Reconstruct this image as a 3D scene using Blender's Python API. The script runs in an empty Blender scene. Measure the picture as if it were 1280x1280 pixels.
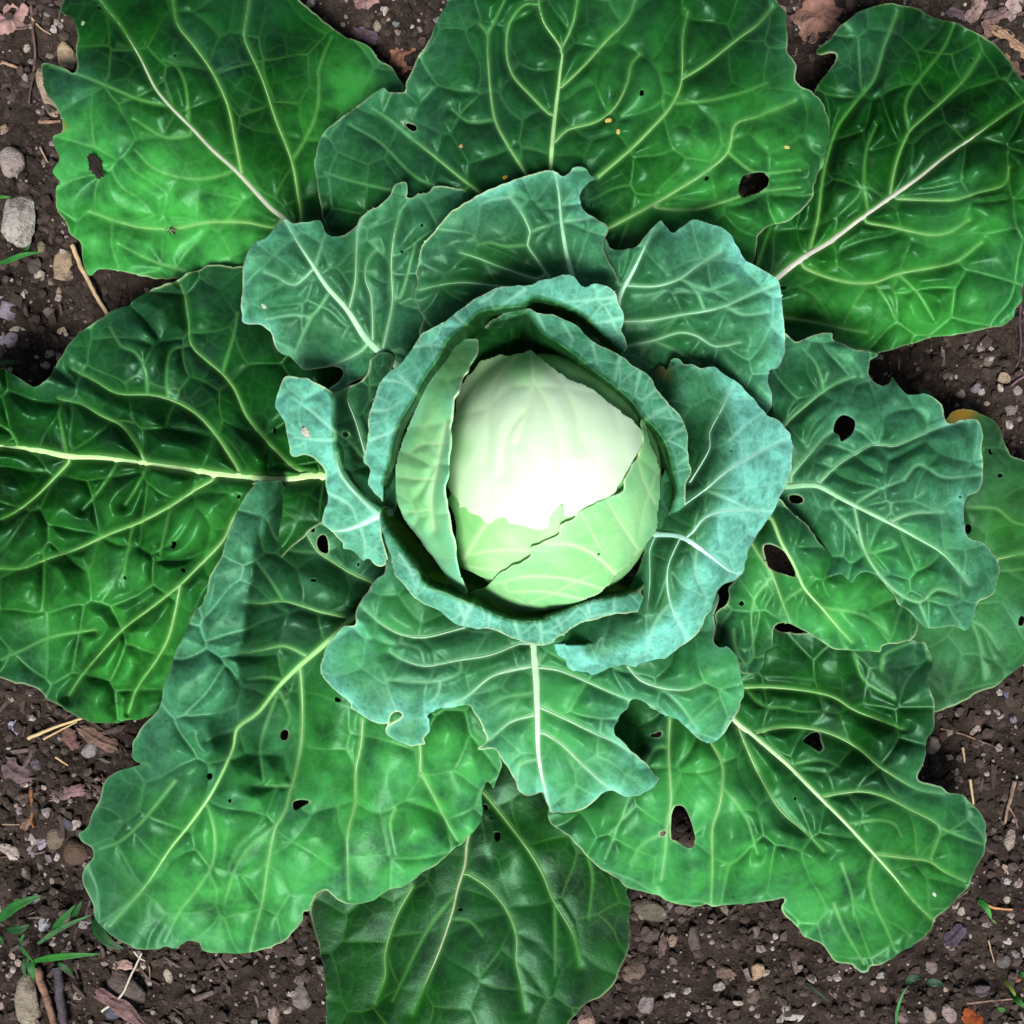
import bpy, bmesh, math, random
import numpy as np

# ------------------------------------------------------------------ scene, camera, light
S = bpy.context.scene
COL = S.collection
CAM_H = 1.05            # camera height above the soil, metres
FRAME = 0.84            # width of soil the frame covers, metres
K = FRAME / 1280.0      # metres per photo pixel at soil level

cam_d = bpy.data.cameras.new('camera')
cam_d.sensor_width = 36.0
cam_d.lens = 36.0 * CAM_H / FRAME
cam_d.clip_start = 0.05
cam_d.clip_end = 500.0
cam = bpy.data.objects.new('camera', cam_d)
COL.objects.link(cam)
cam.location = (0, 0, CAM_H)
cam.rotation_euler = (0, 0, 0)
S.camera = cam

SUN_EL, SUN_AZ = 60.0, 188.0     # azimuth measured clockwise from +y (top of the picture)
world = bpy.data.worlds.new('World')
S.world = world
world.use_nodes = True
wn = world.node_tree
wn.nodes.clear()
w_out = wn.nodes.new('ShaderNodeOutputWorld')
w_bg = wn.nodes.new('ShaderNodeBackground')
w_sky = wn.nodes.new('ShaderNodeTexSky')
w_sky.sky_type = 'NISHITA'
w_sky.sun_disc = False
w_sky.sun_elevation = math.radians(SUN_EL)
w_sky.sun_rotation = math.radians(SUN_AZ)
w_sky.air_density = 0.45
w_sky.dust_density = 3.0
w_bg.inputs['Strength'].default_value = 0.05
wn.links.new(w_sky.outputs[0], w_bg.inputs[0])
wn.links.new(w_bg.outputs[0], w_out.inputs[0])

sun_d = bpy.data.lights.new('sun', 'SUN')
sun_d.energy = 2.6
sun_d.angle = math.radians(20)
sun_d.color = (1.0, 0.97, 0.92)
sun = bpy.data.objects.new('sun', sun_d)
COL.objects.link(sun)
sun.location = (0, -2, 4)
sun.rotation_euler = (math.radians(90 - SUN_EL), 0, math.radians(180 - SUN_AZ + 0.0) + 0.0)

S.view_settings.view_transform = 'Standard'
S.view_settings.look = 'None'
S.view_settings.gamma = 1.0
S.view_settings.use_curve_mapping = False
S.view_settings.exposure = 1.45
S.render.engine = 'CYCLES'

rng = np.random.default_rng(7)
random.seed(7)


# ------------------------------------------------------------------ helpers
def W(u, v, z):
    """point at height z that lies over photo position (u, v)"""
    f = K * (CAM_H - z) / CAM_H
    return ((u - 640.0) * f, (640.0 - v) * f, z)


def lin(c):
    c = c / 255.0
    return c / 12.92 if c <= 0.04045 else ((c + 0.055) / 1.055) ** 2.4


def rgb(r, g, b):
    return (lin(r) * 0.6, lin(g) * 0.6, lin(b) * 0.6, 1.0)


CROPS = {'A': (0, 0), 'B': (300, 0), 'C': (600, 0), 'D': (880, 0),
         'E': (0, 300), 'F': (300, 300), 'G': (600, 300), 'H': (880, 300),
         'I': (0, 600), 'J': (300, 600), 'K': (600, 600), 'L': (880, 600),
         'M': (0, 880), 'N': (300, 880), 'O': (600, 880), 'P': (880, 880),
         'Q': (460, 380), 'X': None}


def pts(s):
    out = []
    cur = 'X'
    for t in s.split():
        if t[0].isalpha():
            cur = t[0]
            t = t[1:]
            if not t:
                continue
        a, b = t.split(',')
        a, b = float(a), float(b)
        c = CROPS[cur]
        out.append((a, b) if c is None else (c[0] + a / 3.2, c[1] + b / 3.2))
    return np.array(out)


def smooth_line(P, step, closed=False):
    """centripetal-ish Catmull-Rom through P, resampled"""
    n = len(P)
    res = []
    rngk = range(n) if closed else range(n - 1)
    for i in rngk:
        p1, p2 = P[i], P[(i + 1) % n]
        p0 = P[i - 1] if (closed or i > 0) else 2 * p1 - p2
        p3 = P[(i + 2) % n] if (closed or i + 2 < n) else 2 * p2 - p1
        L = np.hypot(*(p2 - p1))
        m1 = (p2 - p0) * 0.5
        m2 = (p3 - p1) * 0.5
        for m in (m1, m2):
            lm = np.hypot(*m)
            if lm > L > 0:
                m *= L / lm
        k = max(1, int(round(L / step)))
        for j in range(k):
            t = j / k
            h = ((2 * t**3 - 3 * t**2 + 1) * p1 + (t**3 - 2 * t**2 + t) * m1 +
                 (-2 * t**3 + 3 * t**2) * p2 + (t**3 - t**2) * m2)
            res.append(h)
    if not closed:
        res.append(P[-1])
    return np.array(res)


_lat = np.random.default_rng(99).random((256, 256))


def vnoise(x, y, scale, seed=0):
    x = np.asarray(x, float) / scale + seed * 17.31
    y = np.asarray(y, float) / scale + seed * 9.77
    xi = np.floor(x).astype(int)
    yi = np.floor(y).astype(int)
    fx = x - xi
    fy = y - yi
    fx = fx * fx * fx * (fx * (fx * 6 - 15) + 10)
    fy = fy * fy * fy * (fy * (fy * 6 - 15) + 10)
    a = _lat[xi % 256, yi % 256]
    b = _lat[(xi + 1) % 256, yi % 256]
    c = _lat[xi % 256, (yi + 1) % 256]
    d = _lat[(xi + 1) % 256, (yi + 1) % 256]
    return (a * (1 - fx) + b * fx) * (1 - fy) + (c * (1 - fx) + d * fx) * fy - 0.5


def tag(o, label=None, cat=None, group=None, kind=None):
    if label:
        o['label'] = label
    if cat:
        o['category'] = cat
    if group:
        o['group'] = group
    if kind:
        o['kind'] = kind
    return o


def link(name, me, mat=None, parent=None, loc=(0, 0, 0)):
    o = bpy.data.objects.new(name, me)
    COL.objects.link(o)
    if me is not None and mat is not None and not me.materials:
        me.materials.append(mat)
    o.location = loc
    if parent is not None:
        o.parent = parent
    return o


def mesh_from(name, verts, faces, smooth=True):
    """verts (n,3); faces (m,k) int array of constant k"""
    me = bpy.data.meshes.new(name)
    verts = np.asarray(verts, np.float32)
    faces = np.asarray(faces, np.int32)
    m, k = faces.shape
    me.vertices.add(len(verts))
    me.vertices.foreach_set('co', verts.ravel())
    me.loops.add(m * k)
    me.loops.foreach_set('vertex_index', faces.ravel())
    me.polygons.add(m)
    me.polygons.foreach_set('loop_start', np.arange(m, dtype=np.int32) * k)
    me.polygons.foreach_set('loop_total', np.full(m, k, np.int32))
    me.polygons.foreach_set('use_smooth', np.full(m, smooth, bool))
    me.update(calc_edges=True)
    me.validate()
    return me


# ------------------------------------------------------------------ materials
def new_mat(name):
    m = bpy.data.materials.new(name)
    m.use_nodes = True
    nt = m.node_tree
    nt.nodes.clear()
    out = nt.nodes.new('ShaderNodeOutputMaterial')
    b = nt.nodes.new('ShaderNodeBsdfPrincipled')
    nt.links.new(b.outputs[0], out.inputs[0])
    return m, nt, b, out


def nd(nt, kind, **kw):
    n = nt.nodes.new(kind)
    for k, v in kw.items():
        setattr(n, k, v)
    return n


def plug(nt, sock, val):
    if hasattr(val, 'is_linked') or isinstance(val, bpy.types.NodeSocket):
        nt.links.new(val, sock)
    else:
        sock.default_value = val


def mix(nt, fac, a, b, blend='MIX'):
    n = nd(nt, 'ShaderNodeMix', data_type='RGBA', blend_type=blend)
    plug(nt, n.inputs[0], fac)
    plug(nt, n.inputs[6], a)
    plug(nt, n.inputs[7], b)
    return n.outputs[2]


def mth(nt, op, a, b=0.0, clamp=False):
    n = nd(nt, 'ShaderNodeMath', operation=op, use_clamp=clamp)
    plug(nt, n.inputs[0], a)
    plug(nt, n.inputs[1], b)
    return n.outputs[0]


def noise(nt, vec, scale, detail=3.0, rough=0.55):
    n = nd(nt, 'ShaderNodeTexNoise')
    plug(nt, n.inputs['Vector'], vec)
    n.inputs['Scale'].default_value = scale
    n.inputs['Detail'].default_value = detail
    n.inputs['Roughness'].default_value = rough
    return n.outputs[0]


def ramp(nt, val, lo, hi, a=0.0, b=1.0):
    n = nd(nt, 'ShaderNodeMapRange')
    plug(nt, n.inputs[0], val)
    n.inputs[1].default_value = lo
    n.inputs[2].default_value = hi
    n.inputs[3].default_value = a
    n.inputs[4].default_value = b
    return n.outputs[0]


def attr(nt, name):
    n = nd(nt, 'ShaderNodeAttribute', attribute_name=name)
    return n.outputs['Fac']


def bump(nt, b, height, strength, dist=0.002):
    n = nd(nt, 'ShaderNodeBump')
    n.inputs['Strength'].default_value = strength
    n.inputs['Distance'].default_value = dist
    plug(nt, n.inputs['Height'], height)
    nt.links.new(n.outputs[0], b.inputs['Normal'])
    return n


def leaf_material(name, dark, mid, bloom, bloom2, vein_g, vein_b, rim, old, pale, trans, rough0, rough1, mottle=0.5, spec=0.22, bmp=0.2):
    m, nt, b, out = new_mat(name)
    tc = nd(nt, 'ShaderNodeTexCoord').outputs['Object']
    bl = attr(nt, 'bloom')
    ve = attr(nt, 'vein')
    rm = attr(nt, 'rim')
    ag = attr(nt, 'age')
    big = noise(nt, tc, 28, 3)
    base = mix(nt, ramp(nt, big, 0.35, 0.65), dark, mid)
    # wax bloom, rubbed off in small specks and blotches
    blot = noise(nt, tc, 75, 4, 0.65)
    speck = noise(nt, tc, 330, 2, 0.6)
    wear = mth(nt, 'MULTIPLY', ramp(nt, blot, 0.36, 0.62, 1 - mottle, 1.0), ramp(nt, speck, 0.3, 0.5, 1 - mottle * 0.6, 1.0))
    pl = mth(nt, 'MULTIPLY', attr(nt, 'pale'), ramp(nt, noise(nt, tc, 34, 4, 0.6), 0.3, 0.62), True)  # pale patches: partly yellower leaf, mostly sheen painted into the base colour
    base = mix(nt, pl, base, pale)
    wax = mix(nt, ramp(nt, bl, 0.5, 1.0), bloom, bloom2)
    base = mix(nt, mth(nt, 'MULTIPLY', bl, wear, True), base, wax)
    base = mix(nt, ag, base, old)
    vcol = mix(nt, bl, vein_g, vein_b)
    vcol = mix(nt, pl, vcol, (0.22, 0.52, 0.16, 1))
    base = mix(nt, mth(nt, 'MULTIPLY', ve, 1.0, True), base, vcol)
    base = mix(nt, rm, base, mix(nt, ramp(nt, noise(nt, tc, 22, 3), 0.5, 0.64), rim, (0.17, 0.11, 0.09, 1) if bmp > 0.1 else rim))
    nt.links.new(base, b.inputs['Base Color'])
    nt.links.new(mth(nt, 'ADD', rough0, mth(nt, 'MULTIPLY', bl, rough1 - rough0)), b.inputs['Roughness'])
    b.inputs['Specular IOR Level'].default_value = spec
    b.inputs['Specular Tint'].default_value = (0.45, 1.0, 0.62, 1)
    h = mth(nt, 'ADD', mth(nt, 'MULTIPLY', noise(nt, tc, 160, 3), 1.0), mth(nt, 'MULTIPLY', noise(nt, tc, 600, 2), 0.25))
    bump(nt, b, h, bmp, 0.0014)
    tr = nd(nt, 'ShaderNodeBsdfTranslucent')
    nt.links.new(mix(nt, 0.6, base, (0.10, 0.28, 0.02, 1)), tr.inputs[0])
    ms = nd(nt, 'ShaderNodeMixShader')
    ms.inputs[0].default_value = trans
    nt.links.new(b.outputs[0], ms.inputs[1])
    nt.links.new(tr.outputs[0], ms.inputs[2])
    nt.links.new(ms.outputs[0], out.inputs[0])
    return m


M_LEAF = leaf_material('cabbage_leaf', (0.0004, 0.008, 0.0004, 1), (0.0022, 0.041, 0.0012, 1), (0.085, 0.350, 0.190, 1), (0.185, 0.610, 0.520, 1),
                       (0.06, 0.235, 0.035, 1), (0.34, 0.70, 0.56, 1), (0.42, 0.56, 0.30, 1),
                       (0.22, 0.12, 0.012, 1), (0.048, 0.36, 0.050, 1), 0.10, 0.37, 0.55)
M_HEAD = leaf_material('cabbage_heart', (0.20, 0.50, 0.16, 1), (0.31, 0.62, 0.25, 1), (0.12, 0.46, 0.24, 1), (0.15, 0.52, 0.33, 1),
                       (0.56, 0.76, 0.42, 1), (0.48, 0.74, 0.42, 1), (0.62, 0.76, 0.42, 1),
                       (0.80, 0.92, 0.76, 1), (0.5, 0.75, 0.3, 1), 0.12, 0.40, 0.5, 0.25, 0.25, 0.08)


def obj_color_mat(name, rough, var=0.5, scale=60, spec=0.3, bmp=0.5, bdist=0.002, dirt=False):
    m, nt, b, out = new_mat(name)
    tc = nd(nt, 'ShaderNodeTexCoord').outputs['Object']
    oc = nd(nt, 'ShaderNodeObjectInfo').outputs['Color']
    n1 = noise(nt, tc, scale, 5, 0.65)
    n2 = noise(nt, tc, scale * 5, 3, 0.6)
    f = mth(nt, 'ADD', ramp(nt, n1, 0.25, 0.75, 1 - var, 1 + var * 0.6), ramp(nt, n2, 0.3, 0.7, -0.2 * var, 0.2 * var))
    vm = nd(nt, 'ShaderNodeVectorMath', operation='SCALE')
    nt.links.new(oc, vm.inputs[0])
    nt.links.new(f, vm.inputs['Scale'])
    cc = vm.outputs[0]
    if dirt:
        cc = mix(nt, ramp(nt, noise(nt, tc, 75, 5, 0.7), 0.48, 0.66, 0.0, 0.8), cc, (0.030, 0.022, 0.018, 1))
        cc = mix(nt, ramp(nt, noise(nt, tc, 700, 2, 0.5), 0.6, 0.72, 0.0, 0.5), cc, (0.02, 0.018, 0.016, 1))
    nt.links.new(cc, b.inputs['Base Color'])
    b.inputs['Roughness'].default_value = rough
    b.inputs['Specular IOR Level'].default_value = spec
    bump(nt, b, mth(nt, 'ADD', n1, mth(nt, 'MULTIPLY', n2, 0.4)), bmp, bdist)
    return m


M_VEIN = obj_color_mat('leaf_rib', 0.45, 0.25, 90, 0.4, 0.15)
M_STONE = obj_color_mat('stone', 0.9, 0.6, 130, 0.2, 1.0, 0.003, True)
M_WOOD = obj_color_mat('weathered_wood', 0.9, 0.7, 160, 0.2, 0.8)
M_STRAW = obj_color_mat('dry_straw', 0.7, 0.3, 120, 0.3, 0.3)
M_BLADE = obj_color_mat('grass_blade', 0.6, 0.5, 70, 0.25, 0.2)
M_DEAD = obj_color_mat('dead_leaf', 0.85, 0.6, 90, 0.2, 0.6)


def soil_material():
    m, nt, b, out = new_mat('soil')
    tc = nd(nt, 'ShaderNodeTexCoord').outputs['Object']
    n0 = noise(nt, tc, 9, 3)
    n1 = noise(nt, tc, 70, 5, 0.65)
    n2 = noise(nt, tc, 420, 4, 0.7)
    base = mix(nt, ramp(nt, n0, 0.35, 0.65), (0.0118, 0.0080, 0.0060, 1), (0.0244, 0.0167, 0.0129, 1))
    base = mix(nt, ramp(nt, n1, 0.4, 0.7), base, (0.0420, 0.0303, 0.0249, 1))
    base = mix(nt, ramp(nt, n2, 0.56, 0.72), base, (0.0672, 0.0519, 0.0454, 1))
    base = mix(nt, ramp(nt, n2, 0.45, 0.3), base, (0.0076, 0.0052, 0.0041, 1))
    nt.links.new(base, b.inputs['Base Color'])
    b.inputs['Roughness'].default_value = 0.95
    b.inputs['Specular IOR Level'].default_value = 0.15
    bump(nt, b, mth(nt, 'ADD', n1, mth(nt, 'MULTIPLY', n2, 0.6)), 1.0, 0.005)
    return m


M_SOIL = soil_material()


def bits_material(name, cols, rough=0.9):
    """colour varies from lump to lump by the per-face 'tint' attribute"""
    m, nt, b, out = new_mat(name)
    tc = nd(nt, 'ShaderNodeTexCoord').outputs['Object']
    t = attr(nt, 'tint')
    cr = nd(nt, 'ShaderNodeValToRGB')
    cr.color_ramp.interpolation = 'LINEAR'
    el = cr.color_ramp.elements
    for i, c in enumerate(cols):
        p = i / (len(cols) - 1)
        if i < 2:
            e = el[i]
            e.position = p
        else:
            e = el.new(p)
        e.color = c
    # keep order right
    for i, c in enumerate(cols):
        el[i].position = i / (len(cols) - 1)
        el[i].color = c
    nt.links.new(t, cr.inputs[0])
    n2 = noise(nt, tc, 300, 3, 0.6)
    nt.links.new(mix(nt, ramp(nt, n2, 0.35, 0.65, 0.6, 0.0), cr.outputs[0], (0.02, 0.015, 0.013, 1)), b.inputs['Base Color'])
    b.inputs['Roughness'].default_value = rough
    b.inputs['Specular IOR Level'].default_value = 0.2
    bump(nt, b, n2, 0.6, 0.002)
    return m


M_CRUMB = bits_material('soil_crumb', [(0.0087, 0.0060, 0.0048, 1), (0.0290, 0.0198, 0.0157, 1), (0.0555, 0.0391, 0.0323, 1), (0.0218, 0.0152, 0.0127, 1), (0.0773, 0.0575, 0.0489, 1)])
M_GRAVEL = bits_material('gravel', [(0.1264, 0.0972, 0.0826, 1), (0.2527, 0.2041, 0.1750, 1), (0.1652, 0.1458, 0.1555, 1), (0.3694, 0.3208, 0.2819, 1), (0.0972, 0.0826, 0.0826, 1)])
M_CHIP = bits_material('wood_bits', [(0.0330, 0.0220, 0.0193, 1), (0.0825, 0.0578, 0.0495, 1), (0.0495, 0.0358, 0.0358, 1), (0.1430, 0.1100, 0.0935, 1)])

# ------------------------------------------------------------------ setting: soil
def soil_z(x, y):
    px = np.asarray(x) / K
    py = np.asarray(y) / K
    z = (vnoise(px, py, 160, 1) * 0.016 + vnoise(px, py, 60, 2) * 0.010 + vnoise(px, py, 24, 3) * 0.006 +
         vnoise(px, py, 10, 4) * 0.0035 + vnoise(px, py, 5, 5) * 0.0022)
    return z - 0.006


def build_soil():
    inner = np.arange(-0.50, 0.5001, 0.0022)
    outer = [0.50]
    st = 0.004
    while outer[-1] < 60:
        outer.append(outer[-1] + st)
        st *= 1.22
    outer = np.array(outer[1:])
    ax = np.concatenate([-outer[::-1], inner, outer])
    X, Y = np.meshgrid(ax, ax, indexing='ij')
    Z = soil_z(X, Y)
    n = len(ax)
    idx = np.arange(n * n).reshape(n, n)
    F = np.stack([idx[:-1, :-1], idx[1:, :-1], idx[1:, 1:], idx[:-1, 1:]], -1).reshape(-1, 4)
    me = mesh_from('soil', np.stack([X, Y, Z], -1).reshape(-1, 3), F)
    o = link('soil', me, M_SOIL)
    tag(o, kind='structure')


build_soil()


# ------------------------------------------------------------------ leaf builder
GRID = 1.8


def inside_mask(poly, us, vs):
    """scanline fill: mask[iu, iv]"""
    m = np.zeros((len(us), len(vs)), bool)
    x1, y1 = poly[:, 0], poly[:, 1]
    x2, y2 = np.roll(x1, -1), np.roll(y1, -1)
    for j, v in enumerate(vs):
        c = (y1 <= v) != (y2 <= v)
        if not c.any():
            continue
        xs = np.sort(x1[c] + (v - y1[c]) / (y2[c] - y1[c]) * (x2[c] - x1[c]))
        k = np.searchsorted(xs, us)
        m[:, j] = (k % 2) == 1
    return m


class Field:
    def __init__(self, u0, v0, nu, nv):
        self.u0, self.v0, self.nu, self.nv = u0, v0, nu, nv
        self.us = u0 + np.arange(nu) * GRID
        self.vs = v0 + np.arange(nv) * GRID

    def window(self, a, b, R):
        i0 = int((min(a[0], b[0]) - R - self.u0) / GRID)
        i1 = int((max(a[0], b[0]) + R - self.u0) / GRID) + 2
        j0 = int((min(a[1], b[1]) - R - self.v0) / GRID)
        j1 = int((max(a[1], b[1]) + R - self.v0) / GRID) + 2
        i0, j0 = max(i0, 0), max(j0, 0)
        i1, j1 = min(i1, self.nu), min(j1, self.nv)
        if i0 >= i1 or j0 >= j1:
            return None
        return slice(i0, i1), slice(j0, j1)

    def seg(self, a, b, w):
        U = self.us[w[0]][:, None]
        V = self.vs[w[1]][None, :]
        dx, dy = b[0] - a[0], b[1] - a[1]
        L2 = dx * dx + dy * dy + 1e-9
        t = np.clip(((U - a[0]) * dx + (V - a[1]) * dy) / L2, 0, 1)
        qx, qy = a[0] + t * dx, a[1] + t * dy
        return np.hypot(U - qx, V - qy), qx, qy


def tps(ctrl, U, V):
    C = np.asarray(ctrl, float)
    P, z = C[:, :2] / 100.0, C[:, 2]
    n = len(P)
    d = np.hypot(P[:, None, 0] - P[None, :, 0], P[:, None, 1] - P[None, :, 1])
    A = np.where(d > 0, d * d * np.log(d + 1e-12), 0) + np.eye(n) * 0.02
    Q = np.c_[np.ones(n), P]
    M = np.block([[A, Q], [Q.T, np.zeros((3, 3))]])
    s = np.linalg.lstsq(M, np.r_[z, 0, 0, 0], rcond=None)[0]
    u, v = U / 100.0, V / 100.0
    out = s[n] + s[n + 1] * u + s[n + 2] * v
    for k in range(n):
        r = np.hypot(u - P[k, 0], v - P[k, 1])
        out = out + s[k] * r * r * np.log(r + 1e-12)
    return out


def blur(a, k):
    for _ in range(k):
        p = np.pad(a, 1, mode='edge')
        a = (p[:-2, 1:-1] + p[2:, 1:-1] + p[1:-1, :-2] + p[1:-1, 2:] + 2 * p[1:-1, 1:-1]) / 6.0
    return a


def voronoi(U, V, size, seed):
    """distance to the nearest cell border of a jittered point set"""
    rg = np.random.default_rng(seed + 500)
    J = rg.random((97, 101, 2))
    x = (U + vnoise(U, V, size * 0.9, seed) * size * 0.35) / size
    y = (V + vnoise(U, V, size * 0.9, seed + 40) * size * 0.35) / size
    xi, yi = np.floor(x).astype(int), np.floor(y).astype(int)
    best = np.full(x.shape, 9.0)
    px, py = np.zeros(x.shape), np.zeros(x.shape)
    cand = []
    for i in (-1, 0, 1):
        for j in (-1, 0, 1):
            jj = J[(xi + i) % 97, (yi + j) % 101]
            qx, qy = xi + i + jj[..., 0], yi + j + jj[..., 1]
            d = (qx - x) ** 2 + (qy - y) ** 2
            m = d < best
            best = np.where(m, d, best)
            px, py = np.where(m, qx, px), np.where(m, qy, py)
            cand.append((qx, qy))
    e = np.full(x.shape, 9.0)
    for qx, qy in cand:
        dx, dy = qx - px, qy - py
        L = np.hypot(dx, dy)
        dd = np.where(L > 1e-6, ((px + qx) * 0.5 - x) * dx / (L + 1e-9) + ((py + qy) * 0.5 - y) * dy / (L + 1e-9), 9.0)
        e = np.minimum(e, dd)
    return e * size


def tube(P3, r, flat=0.6, sides=7):
    """tapered tube along 3d points, r per point"""
    P3 = np.asarray(P3)
    n = len(P3)
    T = np.gradient(P3, axis=0)
    T /= np.linalg.norm(T, axis=1)[:, None] + 1e-12
    up = np.array([0, 0, 1.0])
    N = np.cross(T, up)
    N /= np.linalg.norm(N, axis=1)[:, None] + 1e-9
    B = np.cross(N, T)
    a = np.arange(sides) / sides * 2 * np.pi
    V = (P3[:, None] + r[:, None, None] * (np.cos(a)[None, :, None] * N[:, None] + flat * np.sin(a)[None, :, None] * B[:, None]))
    idx = np.arange(n * sides).reshape(n, sides)
    F = np.stack([idx[:-1], idx[1:], np.roll(idx, -1, 1)[1:], np.roll(idx, -1, 1)[:-1]], -1).reshape(-1, 4)
    return V.reshape(-1, 3), F


PLANT = bpy.data.objects.new('cabbage', None)
COL.objects.link(PLANT)
PLANT.location = W(672, 690, 0.0)
PLANT.empty_display_size = 0.05
tag(PLANT, 'large green cabbage plant with pale round head and spreading holed leaves growing in the soil', 'cabbage')
PLOC = np.array(PLANT.location)


def make_leaf(name, outline, midrib, mw, veins, ctrl, bloom=0.3, blooms=(), ages=(), age=0.0, holes=(), relief=(0.55, 0.26),
              mat=None, vcol=(0.20, 0.40, 0.13), mcol=None, seed=1, rimw=1.3, rims=0.8, teeth=0.9, space=34, head=None, adds=(),
              wave=0.25, pale_sheen=(), label=None, parent=None, fine=0.5, vw=2.0, tubes=True, fold=None, foldbloom=None, foldsoft=5.0):
    rg = np.random.default_rng(seed)
    mat = mat or M_LEAF
    mcol = mcol or vcol
    poly = smooth_line(pts(outline), 3.0, True)
    # crinkled margin
    s = np.arange(len(poly)) * 3.0
    nrm = np.roll(poly, -1, 0) - np.roll(poly, 1, 0)
    nrm = np.c_[nrm[:, 1], -nrm[:, 0]]
    nrm /= np.linalg.norm(nrm, axis=1)[:, None] + 1e-9
    jit = vnoise(s, s * 0 + seed, 9, seed) * 2.4 * teeth + vnoise(s, s * 0 + seed, 24, seed + 1) * 4.0 * teeth
    poly = poly + nrm * jit[:, None]
    hp = []
    for h in holes:
        if isinstance(h, str):
            hp.append(smooth_line(pts(h), 2.0, True))
        else:
            x, y, r = h
            a = np.arange(14) / 14 * 2 * np.pi
            rr = r * (1 + 0.25 * np.sin(2 * a + rg.random() * 6) + 0.12 * rg.normal(size=14))
            hp.append(np.c_[x + rr * np.cos(a), y + rr * np.sin(a)])
    lo = poly.min(0) - 8
    hi = poly.max(0) + 8
    fld = Field(lo[0], lo[1], int((hi[0] - lo[0]) / GRID) + 1, int((hi[1] - lo[1]) / GRID) + 1)
    mask = inside_mask(poly, fld.us, fld.vs)
    for h in hp:
        mask &= ~inside_mask(h, fld.us, fld.vs)
    U, V = np.meshgrid(fld.us, fld.vs, indexing='ij')
    shape = U.shape
    # distance to the margin and holes
    bd = np.full(shape, 99.0)
    bx, by = U.copy(), V.copy()
    bigr = np.ones(shape)
    for ring in [poly] + hp:
        big = 1.0 if np.ptp(ring[:, 0]) > 9 else 0.0
        for i in range(len(ring)):
            a, b = ring[i], ring[(i + 1) % len(ring)]
            w = fld.window(a, b, 34)
            if w is None:
                continue
            d, qx, qy = fld.seg(a, b, w)
            m = d < bd[w]
            bigr[w] = np.where(m, big, bigr[w])
            bd[w] = np.where(m, d, bd[w])
            bx[w] = np.where(m, qx, bx[w])
            by[w] = np.where(m, qy, by[w])
    # veins: midrib, traced side veins, then two grown orders
    vein = np.zeros(shape)
    d1 = np.full(shape, 70.0)
    d2 = np.full(shape, 40.0)
    d3 = np.full(shape, 20.0)
    mains = []
    minors = [False]
    mr = smooth_line(pts(midrib), 7.0)
    mains.append((mr, mw[0], mw[1]))
    for sv in veins:
        minor = isinstance(sv, str)
        if minor:
            sv = (sv, vw, 0.7)
        vp = pts(sv[0])
        # root the vein on the rib it springs from
        for end in (0, -1):
            best = (18.0, None)
            for M_ in mains:
                dd = np.hypot(M_[0][:, 0] - vp[end][0], M_[0][:, 1] - vp[end][1])
                if dd.min() < best[0]:
                    best = (dd.min(), M_[0][dd.argmin()])
            if best[1] is not None and best[0] > 1.0:
                vp = np.vstack([best[1], vp]) if end == 0 else np.vstack([vp, best[1]])
        mains.append((smooth_line(vp, 7.0), sv[1], sv[2]))
        minors.append(minor)

    def stroke(P, w0, w1, dist, R, strength, wv=True):
        n = len(P) - 1
        for k in range(n):
            a, b = P[k], P[k + 1]
            w = fld.window(a, b, R)
            if w is None:
                continue
            d, _, _ = fld.seg(a, b, w)
            dist[w] = np.minimum(dist[w], d)
            if wv:
                ww = w0 + (w1 - w0) * (k + 0.5) / n
                st = strength * (1.0 - 0.45 * (k + 0.5) / n)
                vein[w] = np.maximum(vein[w], st * np.exp(-(d / ww) ** 2))

    for i, (P, w0, w1) in enumerate(mains):
        stroke(P, w0 * 0.8 + 1.0, w1 + 0.9, d2 if minors[i] else d1, 40 if minors[i] else 70, 0.6 if minors[i] else 0.85)
    v2 = voronoi(U, V, space * 1.75, seed)
    v3 = voronoi(U, V, space * 0.58, seed + 60)
    vmod = 0.55 + 0.9 * vnoise(U, V, 50, seed + 21)
    vein = np.maximum(vein, 0.34 * fine * 2 * vmod.clip(0.2, 1) * np.exp(-(v2 / 1.25) ** 2))
    vein = np.maximum(vein, 0.11 * fine * 2 * vmod.clip(0.2, 1) * np.exp(-(v3 / 1.1) ** 2))
    d2 = np.minimum(d2, v2)
    vein = np.maximum(vein, 0.30 * np.exp(-(d1 / 4.5) ** 2))
    d3 = v3
    d2 = np.minimum(d2, d1)
    d3 = np.minimum(d3, d2)
    # height
    if head is None:
        Z = tps([tuple(c) for c in ctrl], U, V) * 0.01
    else:
        cx, cy, rx, ry, zc, rz, off = head
        q = 1 - ((U - cx) / rx) ** 2 - ((V - cy) / ry) ** 2
        soft = 0.5 * (q + np.sqrt(q * q + 0.004))
        Z = zc + rz * np.sqrt(soft) + np.minimum(q, 0) * 0.05 + off
    for (x, y, r, dz) in adds:
        Z = Z + dz * 0.01 * np.exp(-((U - x) ** 2 + (V - y) ** 2) / r ** 2)
    fin = None
    if fold is not None:
        FP = smooth_line(pts(fold[0]), 5.0)
        fd = np.full(shape, 999.0)
        fx, fy = U.copy(), V.copy()
        for k in range(len(FP) - 1):
            w = fld.window(FP[k], FP[k + 1], 1000)
            d, qx, qy = fld.seg(FP[k], FP[k + 1], w)
            m = d < fd[w]
            fd[w] = np.where(m, d, fd[w])
            fx[w] = np.where(m, qx, fx[w])
            fy[w] = np.where(m, qy, fy[w])
        rx_, ry_ = fold[1]
        fin = np.hypot(U - rx_, V - ry_) < np.hypot(fx - rx_, fy - ry_)
        ds = np.sqrt(fd * fd + fold[4] ** 2) - fold[4]
        ft = np.ones(shape)
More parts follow.
